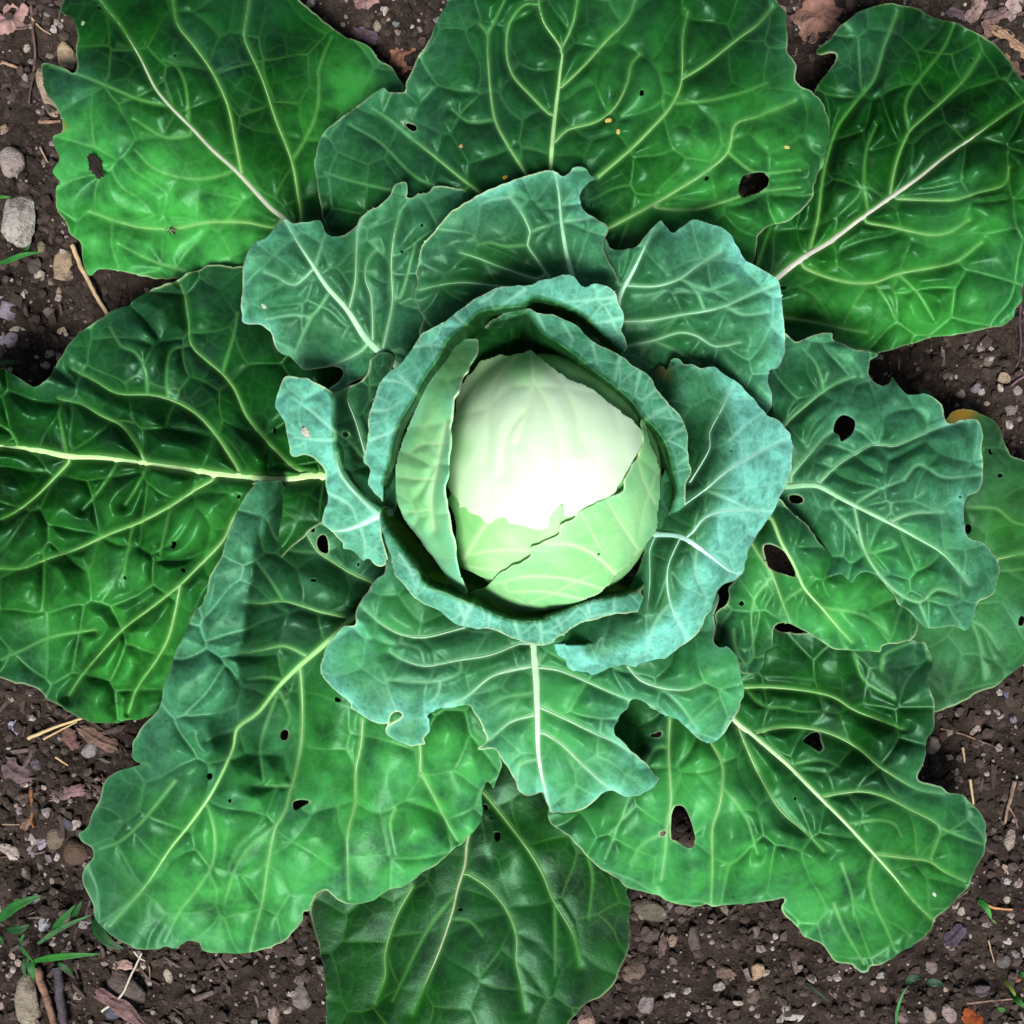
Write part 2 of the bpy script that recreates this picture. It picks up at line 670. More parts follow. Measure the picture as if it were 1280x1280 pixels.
        if len(fold) > 5:
            ax_ = FP[-1] - FP[0]
            ft = ((U - FP[0][0]) * ax_[0] + (V - FP[0][1]) * ax_[1]) / (ax_ @ ax_)
            ft = np.clip((1.0 - ft) / 0.3, 0, 1)
            ft = ft * ft * (3 - 2 * ft)
        Z = Z - ft * np.where(fin, fold[3] * (1 - np.exp(-fold[2] * ds / fold[3])), 0) * 0.01
    h1 = 1 - np.exp(-d1 / 24.0)
    h2 = 1 - np.exp(-(d2 / 15.0))
    h3 = 1 - np.exp(-(d3 / 4.0))
    rel = relief[0] * 1.5 * h1 * (0.5 + 1.2 * (vnoise(U, V, 70, seed + 3) + 0.4)) + relief[1] * 2.3 * h2 * (0.1 + 1.9 * np.clip(vnoise(U, V, 75, seed + 5) + 0.42, 0, 1)) + relief[1] * 0.16 * h3 * np.clip(0.3 + 2.2 * vnoise(U, V, 64, seed + 31), 0, 1)
    rel = blur(rel, 2)
    rel += wave * (vnoise(U, V, 150, seed + 8) * 4.5 + vnoise(U, V, 90, seed + 7) * 2.6 + vnoise(U, V, 40, seed + 9) * 0.35)
    # ruffled margin
    edge = np.exp(-bd / 16.0)
    rel += edge * wave * 1.5 * vnoise(U, V, 26, seed + 11)
    Z = Z + rel * 0.01
    # tesselation
    keepv = mask
    cell = keepv[:-1, :-1] | keepv[1:, :-1] | keepv[:-1, 1:] | keepv[1:, 1:]
    use = np.zeros(shape, bool)
    use[:-1, :-1] |= cell
    use[1:, :-1] |= cell
    use[:-1, 1:] |= cell
    use[1:, 1:] |= cell
    outv = use & ~mask
    Uo = np.where(outv, bx, U)
    Vo = np.where(outv, by, V)
    idx = np.full(shape, -1)
    idx[use] = np.arange(use.sum())
    F = np.stack([idx[:-1, :-1], idx[:-1, 1:], idx[1:, 1:], idx[1:, :-1]], -1)[cell]
    # the margin vertices slide along the surface, not only in plan
    ga = np.clip((Uo - fld.u0) / GRID, 0, fld.nu - 1.001)
    gb = np.clip((Vo - fld.v0) / GRID, 0, fld.nv - 1.001)
    gi, gj = ga.astype(int), gb.astype(int)
    ga, gb = ga - gi, gb - gj
    Zo = (Z[gi, gj] * (1 - ga) + Z[gi + 1, gj] * ga) * (1 - gb) + (Z[gi, gj + 1] * (1 - ga) + Z[gi + 1, gj + 1] * ga) * gb
    f = K * (CAM_H - Zo) / CAM_H
    X3 = np.stack([(Uo - 640) * f, (640 - Vo) * f, Zo], -1)

    def surf(q, lift=0.0):
        a = np.clip((q[:, 0] - fld.u0) / GRID, 0, fld.nu - 1.001)
        b = np.clip((q[:, 1] - fld.v0) / GRID, 0, fld.nv - 1.001)
        i, j = a.astype(int), b.astype(int)
        fa, fb = a - i, b - j
        z = (Z[i, j] * (1 - fa) + Z[i + 1, j] * fa) * (1 - fb) + (Z[i, j + 1] * (1 - fa) + Z[i + 1, j + 1] * fa) * fb + lift
        g = K * (CAM_H - z) / CAM_H
        return np.stack([(q[:, 0] - 640) * g, (640 - q[:, 1]) * g, z], -1)

    origin = surf(mr[:1])[0]
    verts = X3[use] - origin
    me = mesh_from(name, verts, F)
    rimv = np.where(mask, np.exp(-(bd / rimw) ** 2), 1.0) * rims * np.clip(0.55 + 1.6 * vnoise(bx, by, 40, seed + 17), 0.1, 1.1)
    rimv = rimv * bigr
    blv = np.full(shape, float(bloom))
    for (x, y, r, b) in blooms:
        g = np.exp(-(((U - x) ** 2 + (V - y) ** 2) / r ** 2) ** 1.5)
        blv = blv * (1 - g) + b * g
    blv = blv * (0.45 + 0.72 * np.exp(-bd / 20.0))
    if foldbloom is not None:
        g = np.where(fin, 0.0, np.clip(fd / foldsoft, 0, 1)) * ft
        blv = blv * (1 - g) + foldbloom * 1.2 * g
    blv = np.clip(blv + vnoise(U, V, 60, seed + 13) * 0.24 * (0.08 + blv), 0, 1)
    agv = np.full(shape, float(age))
    for (x, y, r, b) in ages:
        g = np.exp(-(((U - x) ** 2 + (V - y) ** 2) / r ** 2) ** 1.5)
        agv = agv * (1 - g) + b * g
    plv = np.zeros(shape)  # yellower leaf tone plus painted sheen on slopes that catch the light
    for (x, y, r, b) in pale_sheen:
        g = np.exp(-(((U - x) ** 2 + (V - y) ** 2) / r ** 2) ** 1.5)
        plv = plv * (1 - g) + b * g
    for an, arr in (('pale', plv), ('vein', vein * (1 - 0.35 * agv)), ('rim', rimv), ('bloom', blv), ('age', agv)):
        at = me.attributes.new(an, 'FLOAT', 'POINT')
        at.data.foreach_set('value', arr[use].astype(np.float32))
    o = link(name, me, mat)
    o.parent = parent or PLANT
    o.location = origin - PLOC
    if label:
        o['label'] = label
    sol = o.modifiers.new('thickness', 'SOLIDIFY')
    sol.thickness = 0.0011
    sol.offset = -1
    sol.use_rim_only = True
    # raised ribs
    if tubes:
        for i, (P, w0, w1) in enumerate(mains):
            n = len(P)
            if n < 3 or minors[i]:
                continue
            iu = np.clip(((P[:, 0] - fld.u0) / GRID).astype(int), 0, fld.nu - 1)
            iv = np.clip(((P[:, 1] - fld.v0) / GRID).astype(int), 0, fld.nv - 1)
            ok = mask[iu, iv]
            if i > 0:
                # stop where the rib would leave the blade
                bad = np.where(~ok)[0]
                bad = bad[bad > 2]
                if len(bad):
                    P = P[:bad[0]]
                    n = len(P)
                    if n < 3:
                        continue
            t = np.linspace(0, 1, n)
            r = (w0 * 0.6 + (w1 * 0.5 - w0 * 0.6) * t ** 0.8) * K * (1.5 if i == 0 else 0.92)
            r *= np.clip((1 - t) * 6, 0.25, 1)
            p3 = surf(P, 0.0) - origin
            p3[:, 2] += r * (0.3 if i == 0 else 0.1) - 0.9 * r * np.clip((t - 0.7) / 0.3, 0, 1)
            vv, ff = tube(p3, r, 0.36 if i else 0.32)
            rm = mesh_from('vein', vv, ff)
            ro = link('midrib' if i == 0 else 'vein', rm, M_VEIN, o)
            c = mcol if i == 0 else vcol
            g = 0.8 if i == 0 else 0.55
            ro.color = (c[0] * g, c[1] * g, c[2] * g, 1)
    return o


# ------------------------------------------------------------------ the cabbage: low outer leaves first
make_leaf('leaf', "A255,0 245,50 288,78 308,150 300,190 306,240 296,288 265,275 230,263 192,252 164,258 172,320 185,370 215,410 245,465 254,495 245,530 212,545 214,590 236,638 208,690 246,730 228,745 220,820 250,870 285,930 320,965 325,1010 338,1060 360,1102 400,1076 480,1080 560,1102 640,1112 720,1113 820,1100 980,1080 X400,360 500,430 540,420 530,380 B640,420 655,348 628,305 600,264 560,242 520,192 430,152 350,102 300,55 260,20 240,0 X340,-40 250,-70 150,-60 90,-25",
          "X505,402 440,345 A1150,885 1080,830 950,690 850,600 770,515 680,425 620,350 560,230 480,100 430,40 400,0", (5.0, 1.2),
          [("A965,690 940,560 910,420 850,290 780,190 710,100 690,0", 2.6, 1.0), ("A1205,885 1190,770 1165,640 1100,470 1050,320 990,190 975,140 990,40 1000,-40", 3.0, 1.0),
           "A1170,640 1230,540 1270,430 1275,300 B310,300 330,230 365,150", "A920,690 820,715 720,710 610,670 540,600", ("A1100,910 980,890 830,890 700,915 560,910 450,880 360,850", 2.4, 0.8),
           "A680,425 560,400 430,345 320,300 200,265", "A755,490 750,400 735,320 700,260 650,240", "A740,1085 600,1040 480,980", "A760,540 660,550 540,480"],
          [(530, 420, 6), (360, 275, 6.4), (300, 215, 6.6), (250, 150, 6), (210, 110, 5.6), (120, 50, 3.4), (60, 90, 1.8), (90, 230, 3.2), (110, 340, 1.9), (230, 340, 2.6), (290, 290, 4.6), (190, 200, 5.2), (400, 50, 2.6), (490, 95, 2.6), (330, 100, 5.0), (430, 200, 4.8), (200, 0, 3.6), (300, -60, 2)],
          bloom=0.03, blooms=[(130, 210, 60, 0.22), (480, 120, 60, 0.19), (290, 20, 60, 0.19), (200, 290, 90, 0.14), (90, 120, 40, 0.19)], ages=[(78, 158, 7, .4)],
          holes=[(124, 9, 2.6), (229, 55, 1.6), (219, 69, 2), (92, 125, 1.5), (97, 115, 1.6), "A448,483 468,486 470,495 455,492", (285, 97, 1.3), (299, 110, 1.3), (388, 93, 2.2), (154, 128, 1.2), (223, 190, 1.2), (302, 321, 1.5), (344, 242, 1.2)],
          relief=(0.45, 0.2), mcol=(0.36, 0.40, 0.31), vcol=(0.25, 0.52, 0.15), seed=11, pale_sheen=[(150, 260, 110, 0.68), (250, 290, 90, 0.64), (440, 150, 80, 0.48), (100, 200, 60, 0.56)], rims=0.45, label='upper left outer leaf with jagged edge')

make_leaf('leaf', "D440,368 470,322 508,270 528,218 500,208 452,213 456,195 512,150 552,100 602,55 690,20 750,12 850,30 930,70 1000,90 1080,130 1170,180 1215,230 1250,290 1300,330 X1312,100 1340,180 1330,290 H1275,180 1275,240 1245,272 1238,308 1190,345 1100,362 1000,380 920,392 850,412 760,436 692,456 660,445 600,440 X1000,445 930,440 895,415 925,360 D208,1050 215,960 240,900 X980,200 1005,140",
          "X900,410 D290,1115 400,1030 500,970 620,880 740,795 860,710 960,630 1110,525 1200,460 1290,400", (6.0, 1.6),
          [("D745,780 770,650 820,530 870,480 960,400 1040,320 1100,230", 2.4, 0.8), "D820,525 805,430 830,360 900,270 960,190 1000,100", ("D425,1000 455,880 480,690 530,520 600,420 680,320 720,190 770,60", 2.6, 0.8),
           ("D770,795 880,800 1000,800 1100,770 1200,740 1220,670", 2.4, 0.9), ("D400,1070 480,1105 580,1130 680,1130 780,1095 1000,1050 1110,970", 2.8, 0.9), ("D650,890 760,910 900,940 980,930 1060,880", 2.4, 0.9), "D655,840 640,740 650,600 690,500", ("H320,310 450,330 560,355 650,370", 2.4, 0.8), "D215,1060 240,980 270,900", "D780,1100 860,1180 920,1280", "D680,1130 740,1220 770,1290"],
          [(900, 410, 5.6), (1000, 330, 6.2), (1110, 250, 7.4), (1190, 195, 7), (1250, 140, 6), (1330, 150, 4), (1130, 10, 3.2), (1030, 60, 3.0), (1018, 120, 4), (960, 300, 4.6), (1060, 180, 6.2), (1200, 60, 4.6), (1300, 310, 4.2), (1260, 400, 2.2), (1100, 440, 2.2), (1000, 430, 3.6), (1160, 330, 5.6), (1080, 350, 5.2)],
          bloom=0.04, blooms=[(1085, 60, 45, 0.25), (1260, 350, 70, 0.19), (1180, 260, 60, 0.15)], ages=[], holes=[(979, 359, 3.2), (1068, 360, 2), (1091, 394, 1.8), (1106, 321, 1.6), (1063, 205, 2), (1026, 235, 1.5), (1193, 233, 1.3), (1050, 110, 1.3), (1214, 74, 3)],
          relief=(1.0, 0.5), mcol=(0.36, 0.37, 0.32), seed=12, pale_sheen=[(1130, 390, 130, 0.48), (1240, 300, 90, 0.32), (1080, 300, 60, 0.24)], rims=0.45, label='upper right outer leaf with a pale purple midrib')

make_leaf('leaf', "H905,620 890,602 860,600 880,640 960,715 985,688 1010,676 1050,672 1100,690 1150,720 1190,770 1213,830 1222,858 1280,885 1330,900 X1315,650 1320,760 L1300,730 1280,742 1220,782 1150,832 1100,852 1040,887 980,907 925,922 880,900 X1130,820 1080,700 1100,560",
          "X1090,640 1130,690 1200,705 1290,690", (3.0, 1.0), ["L1050,110 1170,115 1230,165 1280,180", "L1060,560 1120,590 1180,680", "L1100,300 1180,360 1290,355", "X1150,690 1200,620 1230,560", "X1170,700 1220,790 1230,850"],
          [(1160, 520, 2.4), (1130, 700, 3.2), (1300, 600, 1.6), (1310, 760, 1.6), (1200, 880, 1.7), (1230, 700, 3.2), (1270, 560, 1.9), (1080, 640, 3.0), (1250, 800, 2.2), (1155, 490, 1.8)],
          bloom=0.14, blooms=[(1220, 760, 70, 0.4)], age=0.02, ages=[(1196, 506, 24, 1.0)], holes=[(1238, 564, 3.5), (1251, 594, 3), "L1050,178 1068,180 1070,200 1060,215 1046,212", (1277, 776, 5.5), (1193, 836, 1.3), (1192, 819, 1.2)],
          relief=(0.3, 0.14), vcol=(0.24, 0.36, 0.12), seed=13, pale_sheen=[(1230, 720, 120, 0.2)], rims=0.45, label='lowest right leaf turning olive with an orange tip')

make_leaf('leaf', "N278,835 290,900 310,950 330,1050 345,1180 352,1285 X425,1325 500,1350 600,1350 690,1310 O360,1280 430,1200 480,1170 530,1120 560,1060 590,1010 602,920 602,800 590,735 X800,1080 760,1010 700,950 640,890 600,940 540,1030 450,1090 395,1120",
          "X640,900 610,960 N910,545 900,640 870,740 850,830 800,980 745,1110 690,1240", (3.4, 1.0),
          [("N980,360 1060,460 1150,580 1210,680 O290,780 370,920 400,1050", 2.8, 0.8), ("N910,680 1000,740 1070,830 1105,930 1105,1030 1120,1100 1140,1230", 2.3, 0.9), ("N690,730 620,860 580,1000 580,1090 540,1200", 2.2, 0.8), "N855,770 760,890 700,1000 610,1190", "N840,860 920,870 970,930", "O430,600 450,700 435,860", "O300,800 300,1000 300,1090"],
          [(640, 900, 2.2), (590, 1040, 2.6), (550, 1180, 3.5), (400, 1140, 1.9), (410, 1290, 3.2), (560, 1350, 4.4), (720, 1270, 3.2), (785, 1150, 2.2), (780, 1080, 1.8), (660, 1100, 2.9), (700, 1200, 3.3), (480, 1200, 3.0), (640, 1260, 4.0)],
          bloom=0.0, blooms=[(640, 1180, 110, .08)], holes=[(622, 1046, 5), (613, 1022, 2.4), (607, 1009, 3.6), (604, 1035, 2), (575, 1137, 3), (626, 1116, 1.6), (643, 1092, 1.4), (623, 1090, 1.3), (657, 1124, 1.2), (677, 1186, 1.4)],
          adds=[(648, 1062, 30, .7), (615, 1075, 16, -.3)], relief=(0.16, 0.06), mcol=(0.26, 0.32, 0.18), vcol=(0.17, 0.36, 0.12), seed=14, wave=0.12, rims=0.45, label='bottom outer leaf in the shade')

# ------------------------------------------------------------------ big spreading leaves
make_leaf('leaf', "E-60,490 0,510 60,545 130,590 158,588 205,540 222,500 260,440 300,390 350,350 430,300 490,270 560,225 640,195 700,170 750,135 800,125 838,102 880,104 930,112 970,108 X380,350 440,440 455,530 485,590 470,625 410,650 330,720 260,850 I620,930 560,955 480,965 370,968 290,935 250,905 190,875 130,830 60,815 0,790 -60,770 -200,720 X-90,700 -85,580 -50,470",
          "X472,602 E1280,945 1150,957 1000,950 860,935 700,910 560,890 400,870 280,865 150,840 0,825 -120,815 -280,800", (8.0, 3.6),
          [("E1240,935 1180,915 1080,820 990,710 940,600 890,535 830,485 765,420 755,330 740,230 720,180", 4.0, 0.8), ("E955,925 910,850 860,775 790,700 720,655 650,630 590,620 470,615 380,565 290,520", 4.2, 0.9),
           "E590,620 580,520 540,450 485,425 440,350", ("E580,885 530,800 480,740 400,700 330,660 230,635", 2.6, 0.8), "E675,635 665,560 680,450 765,420", "E890,535 905,480 935,380 950,290", "E70,820 45,770 0,740", "E265,850 250,770 235,690",
           ("E850,960 780,1000 690,1060 560,1130 430,1180 300,1240 180,1280 I90,355 0,355", 4.6, 1.4), ("E275,890 200,970 140,1030 60,1090 0,1120", 3.2, 1.2), ("I960,120 930,160 900,230 850,290 790,350 720,420 620,500 500,590 440,650 330,780 270,870", 4.0, 0.9), ("I720,420 700,530 670,640 620,730 550,830 510,940", 3.0, 0.8), "E460,910 400,1000 330,1080", "E580,925 540,1000 500,1060", "I380,600 200,630 90,680 0,720", "I530,180 515,270 500,340 495,430", "I680,115 660,210 640,300"],
          [(472, 602, 7.6), (300, 595, 7.8), (100, 565, 7.0), (-80, 550, 5.4), (250, 372, 4.4), (330, 340, 4.6), (120, 430, 5.6), (45, 482, 6.2), (0, 462, 6), (390, 420, 5.8), (200, 490, 6.5), (300, 500, 6.8), (-60, 440, 5.5), (60, 750, 6), (-60, 830, 3.6), (100, 890, 3.4), (190, 898, 3.8), (230, 770, 6.2), (320, 700, 7), (0, 840, 3.2), (150, 680, 7), (60, 820, 4.8)],
          bloom=0.04, blooms=[(170, 440, 85, .16), (250, 390, 60, .16), (90, 470, 50, .18), (30, 840, 60, .15)], holes=[(217, 681, 4), (224, 689, 2), (230, 713, 3.6), (156, 723, 2.3), (126, 774, 2.2), (83, 696, 2), (147, 880, 2), (230, 659, 1.5), (242, 749, 1.4), (259, 555, 1.8), (343, 538, 3), (311, 539, 2.6), (214, 583, 1.7), (298, 622, 3.2), (118, 650, 2.6), (193, 857, 1.2), (36, 551, 1.4)],
          relief=(1.15, 0.7), vcol=(0.22, 0.48, 0.14), mcol=(0.42, 0.66, 0.28), seed=15, pale_sheen=[(150, 750, 130, 0.32), (280, 680, 90, 0.32), (190, 860, 80, 0.48)], rims=0.45, label='large left leaf with a broad pale midrib')

make_leaf('leaf', "B360,940 345,890 312,800 300,700 310,600 340,530 380,490 430,455 490,410 540,365 578,350 590,370 620,376 665,370 670,320 690,270 740,200 790,80 830,0 X600,-50 700,-80 850,-70 960,-40 C1190,0 1220,40 1230,130 1230,210 1270,265 1262,312 1282,340 D440,370 480,430 503,500 500,580 480,640 444,740 440,780 400,830 340,880 250,910 222,940 210,1000 204,1050 X930,365 880,410 760,450 690,455 560,425 470,345 425,300",
          "X684,430 C282,690 290,560 305,420 320,300 325,200 260,100 240,40 230,-40", (5.4, 1.6),
          [("C322,205 370,100 390,0", 2.6, 1.2), ("C470,710 600,600 680,520 760,430 805,330 810,150 830,50", 4.0, 0.9), ("C805,318 900,260 1040,150 1110,100 1170,30", 2.4, 0.8), ("C325,350 420,260 500,170 590,80 620,0", 2.6, 0.9), ("C298,570 350,520 460,490 540,430 590,330 605,260 640,220", 2.6, 0.8), ("C500,920 680,825 790,760 900,690 990,610 1020,500 1100,470 1250,410", 3.4, 0.8), "C770,415 900,405 1050,370 1150,330", ("C700,830 850,840 1000,800 1100,770 1280,750", 2.2, 0.8), ("C200,720 180,690 110,580 60,480 40,350 30,200 30,140 0,100", 3.2, 0.8), ("C275,455 200,380 130,300 105,200 120,90 180,20", 2.4, 0.8), ("B960,770 880,710 770,620 680,550", 2.6, 0.8), "B1020,480 920,490 850,440", "C30,140 100,0", "B680,550 600,480 540,440", "B900,760 720,720 560,570 440,500", "B820,800 600,760 430,720 340,690", "C990,610 1100,690 1280,680"],
          [(684, 440, 8), (690, 190, 12), (700, -60, 9), (600, 0, 9.2), (500, 110, 8.2), (400, 200, 6.8), (405, 280, 6.6), (480, 240, 8), (560, 180, 10.2), (640, 90, 11.0), (850, 60, 10.8), (980, 30, 8.2), (1030, 170, 8), (1000, 250, 7), (940, 315, 6.4), (850, 260, 9.6), (780, 140, 11.8), (760, 310, 9.6), (920, 150, 10.4)],
          bloom=0.11, blooms=[(560, 130, 120, 0.26), (420, 170, 70, 0.28), (970, 90, 50, 0.19), (900, 200, 160, 0.07)], holes=["C1050,708 1080,695 1130,690 1153,706 1150,745 1130,765 1080,780 1045,786 1034,760", "C648,352 658,368 655,382 640,382 638,368", (883, 222, 3.4), "B645,486 670,492 700,500 706,518 690,525 668,508", (741, 257, 2.4), (783, 4, 1.6)],
          relief=(0.7, 0.36), vcol=(0.24, 0.50, 0.17), mcol=(0.30, 0.55, 0.22), seed=16, pale_sheen=[(910, 250, 110, 0.52), (960, 190, 70, 0.4), (780, 100, 90, 0.24)], rims=0.45, wave=0.35, label='large top leaf with a big round hole')

make_leaf('leaf', "J35,28 60,8 110,2 165,0 180,30 230,8 300,0 360,0 X450,600 500,640 560,740 610,850 625,925 J1040,1110 1048,1140 1030,1190 1015,1235 1003,1222 985,1208 967,1250 N965,380 972,430 965,465 910,540 850,590 800,630 735,670 710,700 650,735 600,742 540,782 480,798 430,795 370,770 345,748 310,760 288,800 278,830 X380,1140 M1210,870 1160,930 1100,970 1030,990 960,1000 860,997 810,987 796,950 740,950 700,978 665,970 640,985 600,985 540,975 470,945 410,900 375,850 370,800 335,720 340,660 373,612 360,570 325,550 315,515 352,490 370,440 400,370 M420,310 455,275 510,255 590,243 600,262 I588,1135 548,1125 530,1090 540,1040 580,980 620,940 650,870 670,780 700,690 740,610 770,540 810,480 840,380 880,310 900,250 950,130 980,60 1020,10",
          "X545,690 500,735 J430,570 380,620 300,690 230,750 150,830 70,930 M950,95 930,180 850,350 760,480 680,580 580,730 440,890", (5.6, 1.1),
          [("J455,555 330,530 250,505 170,485 80,495 20,490", 3.0, 0.8), ("J530,410 440,370 360,320 310,285 270,220 230,120 250,60", 3.2, 0.8), "J300,290 200,280 140,230 110,160", ("J270,705 180,665 90,680 0,695", 2.6, 0.8), ("J240,750 250,900 245,1050 215,1200 N200,350 180,430 140,500 110,650 90,790 60,900 40,990", 3.0, 0.9), "J150,850 100,990 80,1080 95,1210", ("J490,960 485,1050 465,1150 N462,300 460,400 430,520 430,640 435,780", 2.8, 0.9), "M1100,490 1000,570 940,660 900,790", ("J690,980 720,1060 720,1180 N720,270 780,380 830,480 870,550", 2.4, 0.8), "M950,100 880,120 830,145", "M830,410 860,520 850,640 790,740 720,830 660,950", "M700,310 620,410 560,480 480,550 400,580", "I1130,480 1080,400 1020,320", "J160,850 200,950 180,1000", "I1120,800 1060,790 990,800", "N215,330 140,330 60,330", "N620,420 600,480 620,600"],
          [(545, 690, 9), (430, 780, 9.4), (310, 900, 9.0), (240, 1040, 8.2), (140, 1160, 5.4), (108, 1060, 6), (130, 980, 7.2), (172, 940, 9.2), (200, 880, 10.0), (240, 800, 10.6), (270, 720, 11.0), (320, 615, 11.0), (345, 600, 9.8), (330, 700, 11.0), (308, 810, 11), (295, 870, 11), (260, 930, 10.2), (370, 690, 8.8), (400, 625, 8.2), (345, 830, 9.0), (320, 860, 9.1), (250, 1190, 4.6), (390, 1130, 6.2), (480, 1130, 6.0), (600, 1020, 7.6), (625, 940, 9), (500, 950, 9.8), (400, 1050, 8.4), (300, 1110, 6.8), (210, 970, 9.4)],
          fold=("I1115,0 1085,150 1020,270 1012,320 1002,400 985,500 972,640 945,720 942,810 885,895 830,975 M840,200 740,285 600,345", (900, 900), 0.13, 2.0, 4, 1), foldbloom=0.34,
          bloom=0.2, blooms=[(215, 880, 95, 0.34), (290, 720, 60, 0.34), (330, 630, 40, 0.31), (250, 800, 60, 0.34), (560, 1000, 110, 0.26), (420, 1060, 120, 0.25), (220, 1110, 110, 0.22), (390, 860, 60, 0.12)],
          holes=["J240,82 290,78 348,68 345,130 330,160 302,178 296,212 275,195 255,170 236,112", "J312,232 335,218 350,240 352,290 325,288 308,262", "J165,1008 180,998 195,1008 190,1035 175,1042 162,1030", "N212,395 235,382 285,390 262,402 220,425", (262, 971, 4.6), (287, 1001, 3), (302, 996, 1.8), (422, 875, 4), (497, 979, 2), (392, 725, 3.4), (295, 847, 1.7), (289, 890, 1.8), (448, 706, 2.6), (373, 1093, 1.5), (376, 838, 1.4)],
          relief=(0.62, 0.32), vcol=(0.22, 0.50, 0.15), seed=17, pale_sheen=[(470, 1030, 170, 0.6), (300, 1110, 130, 0.56), (560, 1000, 90, 0.64)], rims=0.5, wave=0.22, space=36, label='large lower left leaf with its left side turned over')

make_leaf('leaf', "O270,440 285,480 340,520 390,570 440,620 500,670 550,695 590,735 650,755 710,770 780,795 850,805 900,800 930,808 1000,800 P120,800 200,800 260,790 320,775 326,785 312,810 330,850 370,890 400,935 470,960 500,1000 530,1035 590,1045 630,1070 658,1070 665,1050 720,1035 790,990 860,945 910,900 925,860 1000,790 1060,730 1090,660 1120,600 1130,530 1110,450 1060,390 1030,365 980,355 940,325 870,310 855,290 870,250 885,200 895,150 920,100 922,20 L920,880 905,850 890,790 910,740 900,690 880,650 800,635 700,630 500,620 300,600 X960,770 880,760 820,800 790,860 740,940 700,980",
          "X845,815 L110,950 P200,130 330,240 420,330 480,390 560,470 680,600 760,690 830,780 910,860", (6.0, 1.2),
          [("P140,100 190,220 240,320 310,430 400,510 480,590", 3.4, 1.0), ("P200,120 310,95 420,98 520,125 620,180 700,250 850,340 950,360", 3.2, 0.8), ("P480,370 620,350 720,370 820,420 940,490 920,580 900,630", 2.4, 0.8), "P580,480 690,465 760,480 790,530", ("P680,600 800,615 900,630 960,670 1040,710", 2.3, 0.8), "P680,610 660,700 680,800 730,900 760,980", "P940,495 1050,540 1110,560", ("L160,830 280,830 420,845 520,870 600,920 700,960 800,1000", 3.0, 0.8), ("O760,60 755,200 765,380 750,480 740,600 725,700", 2.8, 0.9), ("O880,80 920,150 970,250 960,400 930,500 930,650 925,790", 2.4, 0.8), "O755,510 650,560 600,640", "P550,640 590,760 600,850", "P520,800 560,900 640,1040", "L600,700 640,800 760,880", "L710,760 720,700 830,650", "O700,180 590,400 500,620", "O960,320 1060,450 1110,600", "L160,830 230,900 340,910", "P340,245 470,225 540,250"],
          [(845, 815, 8.2), (915, 890, 8.8), (1010, 980, 8.2), (1090, 1070, 7.6), (1170, 1150, 4.6), (1080, 1210, 3.4), (1000, 1160, 4.8), (975, 1130, 4.6), (1165, 975, 6.8), (1230, 1040, 4.6), (1160, 830, 7.6), (1050, 810, 8.0), (1000, 870, 8.0), (1080, 925, 7.4), (1130, 910, 8), (1110, 965, 8.6), (690, 1020, 7.2), (780, 1100, 6.2), (880, 1130, 5.4), (960, 1125, 5.6), (890, 925, 9.6), (925, 985, 10), (985, 1060, 9), (840, 1010, 9.2), (760, 900, 7), (950, 965, 8.2), (1005, 1030, 8.0), (880, 1070, 8), (1160, 880, 7.8)],
          bloom=0.07, blooms=[(870, 1060, 130, 0.25), (770, 1060, 70, 0.25), (1000, 1120, 90, 0.22), (1000, 1050, 60, 0.19), (1200, 1020, 50, 0.19), (1140, 960, 50, 0.17), (1130, 820, 50, 0.15)],
          holes=["O775,412 792,406 812,410 832,440 856,510 860,560 835,576 790,552 762,535 762,450", (829, 1042, 3.6), "O672,126 700,118 725,108 728,122 708,134", "P395,145 430,115 460,112 466,140 476,172 460,190 430,170", (868, 1008, 1.8), (951, 915, 2), (994, 998, 2.3), (1052, 1000, 1.6), (834, 1082, 1.3)],
          adds=[(975, 985, 14, .35), (968, 966, 9, .3)], relief=(0.6, 0.34), vcol=(0.24, 0.50, 0.16), mcol=(0.34, 0.56, 0.26), seed=18, pale_sheen=[(850, 1060, 150, 0.56), (1030, 1130, 100, 0.48), (1150, 1080, 70, 0.32)], rims=0.5, wave=0.25, label='large lower right leaf with an elongated hole')

